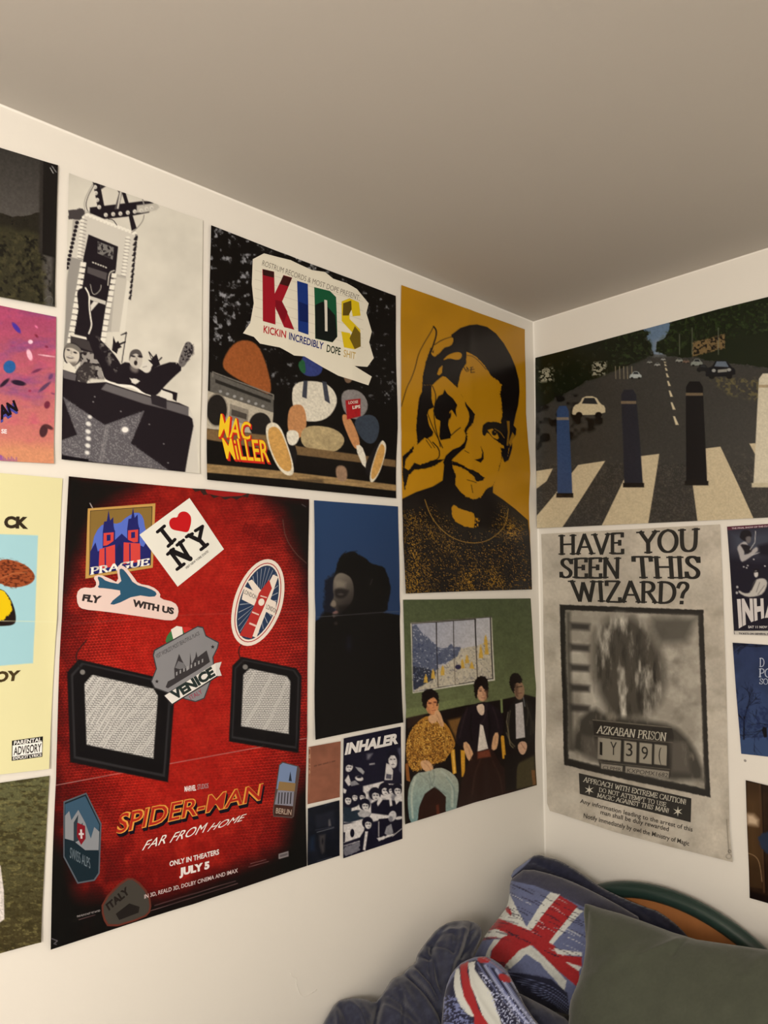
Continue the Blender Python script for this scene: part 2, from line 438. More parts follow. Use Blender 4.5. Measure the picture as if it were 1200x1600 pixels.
# ===== pink poster
p = Poster('L', [(-150, 448), (0, 478), (87, 495.6)], [(87, 495.6), (82, 725)], [(-150, 713), (0, 720.6), (82, 725)], [(-150, 448), (-150, 713)], (205, 90, 130), 'satin', seed=5)
a = p.art; a.Z(0, 230, 3.2)
a.C[:] = grad((40, 500), (160, 70, 102), (30, 725), (204, 128, 106))(a.P)
a.speck([(-500, 760), (300, 760), (300, 1300), (-500, 1300)], (118, 70, 128), 40, .46, 2, soft=.4, a=.8, sy=18, o=4)
a.speck([(-500, 760), (300, 760), (300, 1500), (-500, 1500)], (200, 84, 116), 26, .5, 8, soft=.4, a=.6, sy=10, o=4)
a.poly([(-500, 1440), (300, 1500), (300, 1600), (-500, 1600)], (206, 142, 104), f=9, a=.8)
# plain tumbling shapes in the sky
for x, y, rx, ry, an, cc in [(80, 905, 36, 14, .9, (70, 50, 150)), (45, 1100, 34, 40, .3, (40, 90, 150)), (90, 1180, 40, 16, .2, (40, 26, 44)), (20, 1180, 34, 12, 2.4, (44, 28, 46)), (145, 1040, 14, 36, -.3, (238, 180, 196)), (230, 1045, 42, 4, .15, (235, 190, 200)),
                        (150, 975, 13, 13, 0, (240, 200, 215)), (180, 945, 12, 7, .8, (120, 40, 60)), (230, 1000, 9, 7, .5, (120, 40, 70)), (180, 1120, 28, 9, -.4, (110, 50, 80)), (220, 1200, 42, 11, -.7, (90, 60, 90)), (250, 1150, 10, 20, .5, (100, 60, 100)),
                        (232, 1290, 16, 24, .2, (110, 40, 60)), (215, 1420, 22, 40, .2, (70, 40, 45)), (240, 1400, 26, 12, .5, (80, 44, 48)), (180, 900, 10, 6, .8, (225, 120, 160)), (146, 1220, 8, 7, 0, (150, 50, 80)), (60, 995, 10, 4, 0, (150, 60, 110)), (262, 1235, 12, 5, .3, (120, 60, 90))]:
    a.ell((x, y), rx*.9, ry*.8, cc, an, .8)
a.poly([(-60, 1535), (0, 1540), (8, 1545), (10, 1568), (-60, 1566)], (150, 90, 150))
for k in range(9): a.poly([(10+k*8, 1572), (10+k*8, 1548+(k*7 % 5)*4), (16+k*8, 1548+(k*7 % 5)*4), (16+k*8, 1574)], (140, 84, 140), f=.5, a=.8)
a.tex(.08, 2.5, 3)
p.art.Z(0, 220, 3.636)
p.text('title_lettering', 'AN', [(0, 1600), (98, 1545), (76, 1490), (-20, 1525)], (70, 70, 150), bold=.05)
p.text('title_lettering', 'AN', [(0, 1584), (100, 1532), (78, 1474), (-20, 1510)], (26, 16, 22), bold=.05)
p.art.Z(0, 640, 3.636)
p.text('subtitle_lettering', 'SE', [(4, 135), (36, 137), (37, 113), (5, 111)], (240, 225, 230), bold=.03)
p.build('film_poster', 'pink and purple poster of small tumbling shapes, left edge below the night photograph')

# ===== cream poster
p = Poster('L', [(-150, 727), (0, 739.6), (96.8, 747.8)], [(96.8, 747.8), (87.5, 960), (81, 1080), (74, 1200)], [(-150, 1227), (0, 1208), (74, 1199.6)], [(-150, 727), (-150, 1227)], (220, 213, 164), 'matte', seed=7, creases=[('h', .5, .0015)])
a = p.art; a.Z(0, 640, 3.636)
a.poly([(-600, 680), (0, 708), (214, 715), (185, 1440), (-600, 1500)], (158, 200, 208), f=.7)
a.poly([(-300, 830), (-60, 900), (0, 850), (60, 852), (140, 880), (185, 920), (196, 955), (180, 985), (130, 1005), (70, 1012), (20, 1000), (0, 985), (-300, 960)], (150, 74, 40), sm=2)
a.speck([(0, 850), (60, 852), (140, 880), (196, 955), (130, 1005), (70, 1012), (0, 990)], (84, 38, 24), 4, .5, 3, soft=.2, sy=2)
a.line([(0, 960), (70, 930), (150, 925)], .8, (205, 140, 90), a=.7).line([(20, 1000), (70, 960), (110, 950)], .8, (90, 40, 24))
a.poly([(-200, 1000), (0, 1010), (50, 1060), (80, 1130), (88, 1200), (70, 1225), (0, 1230), (-200, 1230)], (34, 24, 22), sm=2)
a.poly([(-200, 1000), (0, 1012), (40, 1055), (66, 1120), (60, 1150), (35, 1175), (0, 1205), (-200, 1210)], (222, 188, 20), sm=2, jit=2, js=3)
a.line([(-600, 975), (0, 1200), (310, 1205)], 1, (225, 222, 180), a=.7)
p.text('title_lettering', 'CK', [(18, 668), (157, 674), (160, 612), (22, 606)], (52, 42, 30), bold=.06)
a.Z(0, 960, 2.963)
p.text('title_lettering', 'OY', [(-30, 312), (86, 302), (94, 258), (-24, 264)], (70, 56, 32), bold=.05)
p.add('advisory_label', [(50, 582), (193, 562), (188, 655), (47, 674)], (30, 28, 26))
p.add('advisory_label', [(53, 604), (189, 586), (187, 636), (51, 655)], (238, 236, 230))
p.text('advisory_label', 'PARENTAL', [(58, 601), (186, 584), (187, 566), (60, 583)], (238, 236, 230), bold=.02)
p.text('advisory_label', 'ADVISORY', [(56, 648), (184, 630), (186, 592), (58, 609)], (30, 28, 26), bold=.02)
p.text('advisory_label', 'EXPLICIT LYRICS', [(53, 669), (184, 652), (185, 639), (54, 656)], (238, 236, 230), bold=.02)
p.build('album_poster', 'cream poster with a pale blue panel and an advisory label, left edge')

# ===== grass photograph
p = Poster('L', [(-150, 1246), (0, 1222.6), (76, 1211.4)], [(76, 1211.4), (68, 1350), (61.8, 1469.6)], [(-150, 1530), (0, 1487), (61.8, 1469.6)], [(-150, 1246), (-150, 1530)], (96, 92, 56), 'satin', seed=9)
a = p.art
a.C[:] = grad((40, 1215), (92, 92, 62), (30, 1480), (62, 54, 32))(a.P)
a.speck([(-200, 1200), (90, 1200), (90, 1600), (-200, 1600)], (52, 46, 26), 9, .5, 3, soft=.15, sy=4, a=.7, o=4)
a.speck([(-200, 1200), (90, 1200), (90, 1600), (-200, 1600)], (124, 116, 72), 6, .55, 13, soft=.2, sy=3, a=.6, o=4)
a.poly([(-150, 1330), (-10, 1345), (0, 1352), (5, 1390), (6, 1435), (-20, 1455), (-150, 1470)], (212, 202, 196), f=.8)
a.tex(.2, 2, 5)
p.build('photo_poster', 'green grass photograph poster below the cream poster, far left')

# ===== black and white fairground ride poster
p = Poster('L', [(106.7, 271.7), (315.5, 345)], [(315.5, 345), (313.5, 522), (311, 640), (310, 740.4)], [(94, 718.4), (310, 740.4)], [(106.7, 271.7), (103, 420), (97, 560), (94, 718.4)], (212, 206, 192), 'matte', seed=11, amp=.0016, curl=.008, creases=[('h', .46, .001)])
a = p.art; K = (34, 28, 32); Wt = (226, 219, 204); G1 = (176, 170, 160)
a.tex(.05, 30, 3)
a.Z(90, 270, 5.217)
a.poly([(120, 380), (250, 310), (360, 380), (640, 490), (560, 830), (440, 1300), (60, 1300), (60, 900), (100, 700)], G1, f=1)
a.poly([(180, 350), (300, 340), (640, 490), (570, 860), (90, 690)], (206, 200, 188))
a.poly([(95, 690), (195, 715), (130, 1100), (70, 1500), (40, 1500), (75, 850)], (150, 145, 138))
a.poly([(470, 850), (560, 870), (500, 1300), (430, 1300)], (196, 190, 178))
a.poly([(560, 880), (585, 890), (545, 1300), (500, 1300)], (222, 216, 202))
a.poly([(205, 700), (248, 505), (490, 605), (470, 800), (390, 1080), (330, 1500), (110, 1500), (160, 1050)], K)   # dark shaft
a.poly([(322, 562), (455, 612), (445, 712), (322, 660)], (120, 116, 112)).speck([(322, 562), (455, 612), (445, 712), (322, 660)], K, 3, .5, 3)
a.poly([(240, 770), (400, 820), (390, 880), (235, 820)], (82, 76, 76)).poly([(180, 980), (390, 1050), (385, 1080), (175, 1010)], (200, 194, 182)).poly([(290, 1050), (330, 1060), (260, 1140), (235, 1120)], (216, 210, 198))
for k in range(6): a.poly([(276+k*21, 738+k*8), (290+k*21, 743+k*8), (293+k*21, 732+k*8), (279+k*21, 727+k*8)], (200, 194, 182), f=.4)
a.line([(262, 915), (275, 985), (300, 1000), (345, 960), (350, 920)], 1, (190, 184, 172), sm=2).line([(458, 800), (415, 815), (405, 920)], 1.4, Wt, sm=2)
for k in range(12):   # lamp rows on the tower
    t = k/11
    a.ell((170+30*(1-t), 365+t*320), 17, 11, (232, 226, 212)).line([(160+30*(1-t), 378+t*320), (205+30*(1-t), 392+t*320)], .8, (96, 90, 88))
    a.ell((155-85*t, 410+t*370), 16, 15, K)
    a.ell((570-70*t*.5, 530+t*300), 18, 9, (232, 226, 212)).line([(550-40*t, 540+t*300), (590-40*t, 550+t*300)], .7, (120, 114, 110))
    a.poly([(632-45*t, 515+t*480), (650-50*t, 520+t*480), (642-50*t, 560+t*480), (612-40*t, 550+t*480)], K, jit=.8, js=2)
for k in range(14):
    t = k/13
    a.ell((240+380*t, 345+150*t), 22, 13, (234, 228, 214)).line([(250+380*t, 356+150*t), (265+380*t, 362+150*t)], 1, K, a=.7)
for k in range(18):
    y = 730+k*48; x = 205-(k*48)*.17
    a.poly([(x-22, y), (x+24, y+6), (x+18, y+44), (x-30, y+38)], (232, 226, 212)).line([(x-26, y+40), (x+20, y+45)], .7, (90, 84, 82))
    x = 455-(k*48)*.17; y += 90
    a.poly([(x-18, y), (x+22, y+6), (x+16, y+44), (x-24, y+38)], (230, 224, 210)).line([(x-24, y+40), (x+18, y+45)], .7, (90, 84, 82))
a.poly([(85, 310), (205, 290), (220, 330), (185, 385), (85, 380)], (70, 64, 64), jit=1.5, js=3)
a.poly([(260, 285), (690, 235), (780, 240), (740, 330), (560, 362), (380, 380), (260, 330)], K)
a.poly([(640, 270), (800, 250), (825, 285), (800, 310), (700, 330), (640, 330)], (188, 182, 170), f=1.2)
a.poly([(280, 65), (290, 85), (340, 85), (385, 310), (330, 320)], K).poly([(340, 88), (405, 105), (350, 140)], (52, 46, 48))
a.poly([(478, 138), (525, 152), (495, 300), (460, 300), (495, 170)], (84, 78, 78)).poly([(505, 155), (518, 158), (492, 295), (480, 295)], (210, 204, 192))
a.poly([(520, 170), (545, 155), (640, 455), (600, 478), (575, 350)], K)
for x, y in [(302, 120), (308, 168), (320, 224), (336, 282), (390, 346), (450, 340), (508, 336), (568, 328), (624, 320), (676, 312), (720, 298), (760, 290)]: a.ell((x, y), 16, 17, (214, 208, 196)).ell((x+3, y+4), 8, 8, (180, 174, 164))
a.line([(240, 310), (225, 260), (250, 180), (290, 110)], 1, K, sm=2).line([(222, 320), (210, 250), (235, 180), (280, 100)], .8, (140, 134, 128), sm=2)
a.line([(700, 350), (690, 400), (640, 460), (600, 490)], 1.2, (120, 114, 108), sm=2).line([(685, 215), (700, 270)], 2, (150, 144, 138))
a.line([(410, 380), (450, 385), (480, 430)], 1, K, sm=1)
a.Z(90, 490, 5.217)
a.poly([(100, 180), (260, 230), (300, 320), (100, 250)], (64, 58, 58)).poly([(105, 165), (230, 195), (235, 215), (100, 185)], Wt)
a.poly([(180, 300), (330, 330), (370, 530), (180, 520)], (150, 144, 138)).speck([(180, 300), (330, 330), (370, 530), (180, 520)], (40, 34, 36), 6, .48, 7)
# child at the left
a.ell((115, 335), 78, 95, (46, 40, 42)).ell((112, 340), 64, 82, (205, 196, 182), -.1).poly([(45, 300), (60, 250), (130, 245), (190, 290), (190, 330), (120, 280), (60, 285)], (120, 114, 106), sm=2)
a.ell((82, 300), 14, 6, K, .2).ell((140, 320), 16, 7, K, .3).ell((108, 318), 8, 16, (170, 162, 150)).ell((98, 360), 30, 10, (90, 82, 80), .1).ell((98, 356), 22, 4, (236, 230, 218), .1).poly([(90, 400), (150, 395), (140, 430), (80, 425)], (120, 112, 104), f=2)
a.poly([(40, 420), (90, 400), (160, 470), (160, 495), (40, 470)], Wt)
a.poly([(150, 440), (260, 390), (310, 440), (290, 520), (240, 540), (210, 640), (170, 700), (100, 690), (110, 600)], (58, 52, 52), sm=2).speck([(150, 440), (260, 390), (310, 440), (210, 640), (170, 700), (110, 690)], (120, 114, 108), 4, .6, 7, soft=.15)
a.line([(170, 550), (215, 600), (210, 630)], 1.6, (180, 174, 164), sm=2)
# raised shoe and leg
a.poly([(150, -180), (195, -210), (240, -180), (262, -80), (270, 20), (280, 90), (250, 165), (225, 175), (130, 160), (140, 110), (190, 60), (170, 0), (160, -90)], K, sm=2)
a.line([(222, -205), (255, -150), (252, -60), (265, 40), (275, 100), (250, 165)], 2.4, (226, 220, 206), sm=3)
a.poly([(240, 190), (280, 150), (330, 200), (420, 290), (480, 360), (540, 470), (600, 520), (560, 590), (440, 560), (380, 540), (350, 430), (280, 310)], K, sm=1)
a.speck([(300, 190), (340, 205), (430, 300), (480, 370), (540, 480), (440, 470), (360, 300)], (110, 104, 100), 5, .52, 17, soft=.15)
a.poly([(440, 300), (450, 190), (470, 240), (490, 225), (500, 245), (548, 225), (552, 238), (505, 260), (520, 275), (490, 290), (480, 330)], K, f=.4)
a.line([(556, 155), (520, 400)], 1.4, K).poly([(508, 175), (560, 150), (562, 165), (512, 182)], K, f=.4)
# torso, head, other leg
a.poly([(500, 420), (560, 390), (640, 440), (720, 490), (780, 440), (950, 385), (1020, 450), (940, 520), (860, 600), (820, 650), (780, 680), (690, 650), (620, 600), (540, 600), (450, 560)], K, sm=1)
a.poly([(740, 470), (830, 420), (800, 330), (760, 370), (740, 312), (735, 320), (760, 380), (732, 380), (770, 420)], K, f=.4).line([(740, 315), (800, 400)], 1.5, K).line([(820, 385), (842, 362)], 2, K)
a.ell((632, 375), 54, 82, (196, 188, 176), -.12).poly([(582, 330), (600, 300), (640, 290), (670, 305), (690, 350), (680, 370), (640, 320), (590, 350), (578, 400)], (84, 78, 76), sm=2)
a.ell((612, 350), 18, 7, K, .2).ell((668, 352), 20, 9, K, .2).ell((632, 404), 14, 20, (42, 34, 34)).ell((640, 372), 8, 14, (160, 152, 142)).poly([(585, 420), (625, 450), (660, 455), (640, 490), (590, 470)], (110, 102, 98), f=2, sm=1)
a.ell((720, 440), 38, 46, (214, 208, 196)).line([(690, 440), (720, 432)], .8, (120, 114, 110))
a.poly([(585, 530), (640, 535), (665, 555), (630, 580), (600, 565)], (220, 214, 202), jit=.8, js=2)
a.poly([(975, 400), (1000, 320), (1030, 240), (1070, 228), (1100, 270), (1095, 330), (1060, 380), (1020, 445), (985, 430)], (112, 106, 104), sm=2).speck([(1000, 320), (1040, 240), (1095, 260), (1095, 330), (1060, 380), (1000, 400)], K, 2.5, .5, 5).line([(960, 410), (1000, 300), (1035, 235)], 1.2, Wt, sm=1)
# carriage
a.line([(390, 550), (450, 585), (540, 590), (620, 600), (700, 670), (790, 685)], 4, (238, 232, 220), sm=2)
a.poly([(30, 460), (160, 495), (150, 550), (240, 570), (390, 560), (600, 630), (760, 680), (980, 730), (1060, 765), (1110, 900), (1030, 1310), (10, 1200), (20, 700)], K)
a.poly([(390, 570), (760, 690), (900, 720), (1060, 765), (1065, 840), (900, 790), (700, 740), (350, 620)], (102, 97, 98), f=1)
a.poly([(750, 660), (880, 690), (880, 780), (760, 740)], (46, 40, 44)).poly([(840, 610), (970, 650), (960, 720), (930, 700), (930, 660), (850, 640)], K).poly([(838, 625), (925, 655), (915, 712), (825, 680)], (222, 216, 204))
a.poly([(1060, 765), (1110, 870), (1140, 1330), (1020, 1330), (1100, 920), (1090, 860), (1060, 835)], (208, 202, 190), f=.8)
a.poly([(30, 460), (150, 500), (140, 550), (40, 530)], (96, 90, 92))
# star painted on the side panel
a.poly([(35, 680), (375, 910), (700, 795), (585, 1060), (890, 1280), (300, 1215), (20, 1150), (20, 1035), (150, 990)], (92, 88, 92), f=.8).speck([(35, 680), (375, 910), (700, 795), (585, 1060), (890, 1280), (300, 1215), (20, 1150), (20, 1035), (150, 990)], (150, 146, 146), 1.6, .56, 9, soft=.12, a=.6)
a.poly([(40, 730), (148, 992), (25, 1032)], K)
a.line([(385, 920), (370, 1010), (330, 1215)], 2, (150, 146, 146), f=1.5, a=.6).line([(405, 920), (390, 1010), (350, 1215)], 2, (140, 136, 136), f=1.5, a=.5)
for x, y, r in [(256, 845, 18), (244, 902, 22), (240, 965, 22), (242, 1022, 22), (236, 1080, 22), (230, 1138, 20)]: a.ell((x, y), r, r*.8, (222, 218, 212), .5, f=1.2)
a.ell((540, 950), 28, 24, (240, 236, 228), f=1).ell((540, 952), 36, 32, (150, 146, 146), ring=.6, f=.5)
for x, y in [(738, 906), (855, 1065), (888, 1220), (508, 800), (285, 722), (298, 680)]: a.ell((x, y), 6, 5, (150, 146, 146), f=.7)
a.poly([(20, 1160), (240, 1190), (240, 1215), (20, 1200)], (22, 18, 22))
p.build('fairground_poster', 'black and white poster of people on a tilted fairground ride, left wall')

# ===== square album poster: torn paper title over dark foliage (plain stand-in picture)
p = Poster('L', [(327.9, 353.2), (617, 462.9)], [(617, 462.9), (619.3, 670), (616, 779)], [(320.4, 750.2), (616, 779)], [(327.9, 353.2), (325.7, 483), (323, 620), (320.4, 750.2)], (20, 17, 15), 'satin', seed=13, creases=[('v', .37, .0012), ('v', .72, .0010)])
a = p.art; a.Z(310, 340, 3.6375)
allp = [(0, 0), (1200, 300), (1200, 1700), (0, 1700)]

a.speck([(40, 40), (330, 120), (330, 640), (250, 700), (40, 900)], (142, 142, 146), 7, .60, 3, soft=.15, o=5)
a.speck([(300, 80), (1200, 380), (1200, 470), (300, 220)], (150, 150, 150), 6, .62, 13, soft=.15, o=5)
a.speck([(930, 420), (1130, 440), (1130, 1100), (900, 1000)], (120, 120, 122), 6, .66, 23, soft=.15, o=5)
a.speck([(320, 700), (600, 780), (560, 1000), (330, 900)], (110, 110, 112), 6, .64, 33, soft=.15, o=5)
# plain rounded shapes, boards and boxes standing for the picture
a.poly([(200, 700), (320, 700), (380, 820), (420, 1020), (330, 980), (160, 890), (120, 830)], (150, 84, 44), sm=2, f=1.2)
a.poly([(60, 880), (420, 1020), (420, 1110), (60, 990)], (92, 88, 82)).poly([(90, 920), (405, 1040), (405, 1056), (90, 940)], (40, 37, 34)).line([(75, 905), (75, 880), (420, 1010), (420, 1035)], 2, (120, 114, 106))
a.poly([(45, 985), (420, 1110), (415, 1190), (330, 1230), (40, 1200)], (178, 168, 150))
a.ell((100, 1095), 58, 88, (34, 30, 28)).ell((100, 1095), 62, 92, (120, 112, 100), ring=.8).ell((345, 1180), 62, 70, (34, 30, 28)).poly([(175, 1060), (280, 1095), (275, 1180), (170, 1150)], (132, 124, 112)).poly([(185, 1090), (270, 1118), (268, 1150), (183, 1125)], (70, 64, 58))
for k in range(7): a.ell((120+k*40, 990+k*14), 9, 8, (150, 148, 145))
a.poly([(540, 930), (700, 930), (770, 980), (790, 1060), (720, 1160), (560, 1160), (520, 1040)], (216, 208, 190), sm=2).poly([(595, 925), (618, 930), (612, 1030), (585, 1020)], (62, 64, 74)).poly([(700, 930), (725, 935), (745, 1060), (715, 1040)], (62, 64, 74))
a.poly([(590, 780), (660, 745), (705, 800), (700, 900), (600, 905), (575, 850)], (52, 62, 118), sm=2).poly([(560, 830), (600, 800), (610, 890), (580, 880)], (40, 90, 56), sm=1)
a.poly([(500, 1100), (540, 1060), (600, 1070), (615, 1200), (560, 1270), (500, 1230)], (190, 134, 88), sm=2).poly([(800, 1120), (850, 1120), (920, 1280), (890, 1330), (850, 1260)], (190, 134, 88), sm=2)
a.poly([(590, 1180), (760, 1190), (840, 1260), (780, 1340), (640, 1330), (570, 1280)], (176, 156, 116), sm=2).tex(.15, 9, 4, pts=[(590, 1180), (760, 1190), (840, 1260), (780, 1340), (640, 1330), (570, 1280)])
a.poly([(800, 980), (920, 980), (970, 1080), (900, 1160), (820, 1120)], (132, 126, 124), sm=2).poly([(830, 1040), (915, 1030), (915, 1130), (838, 1150)], (158, 30, 34)).poly([(860, 1150), (980, 1110), (1030, 1180), (1000, 1290), (930, 1280)], (56, 64, 76), sm=2)
a.poly([(810, 860), (860, 850), (875, 930), (830, 950)], (120, 96, 76), sm=2)
a.poly([(30, 1200), (400, 1240), (560, 1300), (1117, 1380), (1117, 1420), (560, 1350), (30, 1260)], (116, 92, 62), f=1)
a.poly([(560, 1350), (1117, 1420), (1117, 1500), (430, 1420)], (22, 18, 16))
a.poly([(30, 1400), (500, 1445), (1117, 1520), (1117, 1555), (500, 1490), (30, 1450)], (150, 122, 82), f=.8).tex(.2, 14, 4, sy=3, pts=[(30, 1400), (1117, 1520), (1117, 1555), (30, 1450)])
a.poly([(560, 1490), (700, 1490), (700, 1510), (560, 1500)], (44, 34, 26), f=3, a=.7)
# two plain shoe soles
for q, sh in (([(372, 1190), (410, 1160), (455, 1180), (490, 1260), (535, 1400), (535, 1465), (490, 1470), (440, 1420), (390, 1300)], [(455, 1180), (500, 1260), (560, 1310), (545, 1430), (500, 1330)]), ([(1030, 1260), (1060, 1280), (1062, 1330), (1030, 1440), (985, 1510), (962, 1500), (975, 1420)], [(940, 1400), (1010, 1280), (1030, 1270), (960, 1480), (940, 1450)])):
    a.poly(sh, (30, 26, 26), sm=1); a.poly(q, (222, 212, 190), sm=2); c = np.array(q, float); c = c.mean(0)+(c-c.mean(0))*.84; a.poly(c, (200, 152, 84), sm=2)
a.poly([(490, 1210), (560, 1210), (570, 1260), (540, 1300), (500, 1290)], (226, 218, 200), sm=2).poly([(880, 1300), (920, 1290), (950, 1370), (940, 1440)], (226, 218, 200), sm=1)
a.poly([(770, 1410), (835, 1410), (840, 1500), (780, 1500)], (150, 120, 96), sm=2, f=1.2)
a.tex(.12, 2.5, 8)
paper = [(303, 240), (368, 206), (520, 245), (640, 300), (715, 312), (760, 350), (835, 375), (895, 410), (962, 490), (948, 545), (980, 650), (965, 710), (992, 800), (955, 850), (880, 845), (980, 905), (960, 955), (790, 900), (700, 850), (600, 790), (540, 785), (460, 740), (345, 718), (310, 680), (248, 660), (290, 600), (310, 490), (298, 380)]
p.add('torn_paper_title_panel', paper, (226, 218, 198))
for k in range(9):
    y = 300+k*52; p.add('torn_paper_title_panel', [(315, y), (930, y+180), (930, y+183), (315, y+3)], (206, 196, 178)) if k < 6 else None
p.text('title_lettering', 'ROSTRUM RECORDS & MOST DOPE PRESENT:', [(355, 275), (908, 475), (914, 445), (362, 243)], (110, 100, 88), bold=-.006)
def blk(part, pts, c): p.add(part, pts, c)
blk('title_lettering', [(358, 295), (425, 310), (428, 435), (478, 330), (527, 345), (470, 480), (540, 640), (482, 625), (432, 510), (434, 610), (362, 590)], (150, 26, 38))
blk('title_lettering', [(360, 296), (424, 311), (424, 345), (362, 330)], (52, 26, 24)); blk('title_lettering', [(476, 332), (525, 346), (505, 395), (455, 380)], (60, 26, 24)); blk('title_lettering', [(432, 470), (470, 480), (500, 540), (480, 600), (434, 520)], (120, 20, 32))
blk('title_lettering', [(555, 362), (616, 380), (620, 668), (562, 648)], (28, 52, 120)); blk('title_lettering', [(565, 480), (616, 500), (618, 600), (570, 590)], (20, 34, 86))
blk('title_lettering', [(652, 398), (740, 420), (775, 455), (782, 680), (755, 712), (658, 690)], (26, 84, 54)); blk('title_lettering', [(656, 500), (700, 480), (770, 560), (780, 680), (755, 710), (660, 688)], (22, 26, 24)); blk('title_lettering', [(708, 470), (724, 474), (726, 650), (712, 648)], (214, 206, 190))
blk('title_lettering', [(806, 480), (850, 462), (905, 485), (914, 560), (868, 565), (862, 530), (850, 530), (850, 580), (912, 640), (916, 735), (880, 752), (820, 740), (804, 650), (852, 660), (868, 700), (868, 660), (806, 590)], (214, 184, 30)); blk('title_lettering', [(815, 490), (860, 475), (862, 525), (845, 560), (812, 560)], (92, 74, 24)); blk('title_lettering', [(880, 620), (914, 660), (916, 735), (880, 750), (850, 690)], (110, 90, 26))
p.text('subtitle_lettering', 'KICKIN', [(365, 655), (492, 687), (494, 645), (367, 613)], (176, 34, 44), bold=.02)
p.text('subtitle_lettering', 'INCREDIBLY', [(509, 693), (703, 752), (707, 712), (511, 652)], (34, 44, 110), bold=.02)
p.text('subtitle_lettering', 'DOPE', [(722, 764), (800, 784), (803, 742), (725, 722)], (40, 52, 34), bold=.02)
p.text('subtitle_lettering', 'SHIT', [(818, 792), (884, 808), (888, 768), (820, 750)], (188, 158, 84), bold=.01)
for c, d, b in (((178, 34, 30), 8, .045), ((206, 48, 30), 3, .045), ((238, 196, 40), 0, .01)):
    p.text('artist_lettering', 'MAC', [(108+d, 1245+d), (288+d, 1262+d), (292+d, 1165+d), (122+d, 1110+d)], c, bold=b)
    p.text('artist_lettering', 'MiLLER', [(150+d, 1370+d), (398+d, 1390+d), (385+d, 1262+d), (125+d, 1248+d)], c, bold=b)
p.text('shirt_lettering', 'LOOSE', [(846, 1062), (900, 1056), (900, 1040), (846, 1046)], (220, 206, 190), bold=.02)
p.text('shirt_lettering', 'LIPS', [(868, 1090), (912, 1084), (912, 1066), (868, 1072)], (230, 220, 205), bold=.03)
p.build('album_poster', 'square dark poster with a torn white paper title in red, blue, green and yellow letters')

# ===== yellow two-tone portrait
p = Poster('L', [(625.6, 446), (818.7, 515)], [(818.7, 515), (820, 645.6), (827, 740), (825.6, 786), (827.5, 921)], [(630.3, 927.5), (728.7, 923.7), (827.5, 921)], [(625.6, 446), (625, 617.5), (626, 730), (630.3, 927.5)], (180, 128, 20), 'gloss', seed=17, creases=[('h', .22, .001), ('h', .5, .0014), ('v', .5, .0014)])
a = p.art; a.Z(620, 490, 5.714); K = (22, 17, 16); Y = (180, 128, 20)
a.tex(.05, 40, 2)
a.poly([(480, 190), (560, 130), (640, 105), (710, 98), (800, 120), (880, 180), (950, 270), (1010, 380), (1050, 480), (1080, 600), (1086, 700), (1075, 820), (1055, 900), (1035, 1000), (1060, 1030), (1055, 1080), (1020, 1140), (1020, 1200), (985, 1310), (950, 1330), (930, 1280), (900, 1400), (850, 1540), (848, 1600), (935, 1658), (1050, 1745), (1165, 1845), (1210, 2530), (40, 2530), (40, 1655), (160, 1595), (310, 1545), (400, 1490), (420, 1300), (540, 1190), (600, 1100), (560, 700)], K, f=.5)
a.poly([(1025, 1060), (1045, 1090), (1015, 1170), (985, 1210), (975, 1290), (1000, 1180), (990, 1150)], Y, f=.4, a=.8)
a.poly([(615, 345), (700, 385), (745, 430), (790, 480), (840, 560), (900, 600), (930, 640), (915, 720), (930, 800), (935, 900), (925, 980), (960, 1100), (945, 1200), (920, 1203), (925, 1293), (905, 1363), (880, 1473), (850, 1533), (790, 1573), (740, 1643), (670, 1663), (610, 1633), (550, 1583), (515, 1533), (520, 1443), (495, 1383), (485, 1313), (530, 1253), (600, 1203), (620, 1100), (620, 1050), (680, 960), (690, 900), (640, 850), (590, 780), (530, 670), (545, 600), (560, 530), (600, 450)], Y, f=.4, jit=1.6, js=2)
a.poly([(975, 960), (1000, 960), (1000, 1060), (985, 1180), (970, 1180), (985, 1060)], Y, f=.6, a=.75)
a.line([(620, 375), (680, 385), (740, 440), (790, 500)], .8, K, a=.8, sm=1)
a.line([(590, 480), (605, 510), (620, 500), (615, 480)], 1, K).line([(625, 490), (630, 515), (610, 520)], .8, K).line([(655, 485), (650, 530), (685, 525)], 1, K).line([(640, 505), (680, 500)], .9, K).line([(645, 485), (670, 480)], .8, K)
# hand
a.line([(320, 120), (290, 180), (230, 280), (185, 370), (160, 480), (120, 590), (80, 660), (32, 830)], 1.1, K, sm=2)
a.line([(320, 118), (345, 150), (345, 200), (320, 280), (295, 360)], 2.2, K, sm=2).line([(330, 280), (400, 235), (490, 208)], 1.2, K, sm=1)
a.poly([(300, 300), (250, 440), (225, 560), (215, 700), (190, 760), (175, 900), (165, 1040), (175, 1170), (240, 1110), (300, 1150), (350, 1190), (375, 1190), (330, 1080), (280, 1000), (262, 900), (280, 860), (320, 840), (300, 760), (300, 650), (330, 620), (400, 560), (430, 570), (530, 665), (560, 520), (610, 450), (615, 330), (560, 200), (480, 190), (500, 240), (480, 280), (420, 300), (380, 350), (330, 390)], K, f=.4, jit=.8, js=2)
a.poly([(300, 345), (340, 290), (400, 240), (490, 210), (500, 240), (480, 290), (400, 310), (330, 390), (305, 370)], Y, f=.4, sm=1).poly([(308, 345), (325, 325), (320, 355)], K)
a.poly([(400, 420), (450, 370), (520, 345), (570, 350), (575, 390), (540, 420), (460, 400), (420, 415)], Y, f=.4, sm=1).poly([(350, 545), (370, 490), (400, 465), (395, 530), (370, 555)], Y, f=.4)
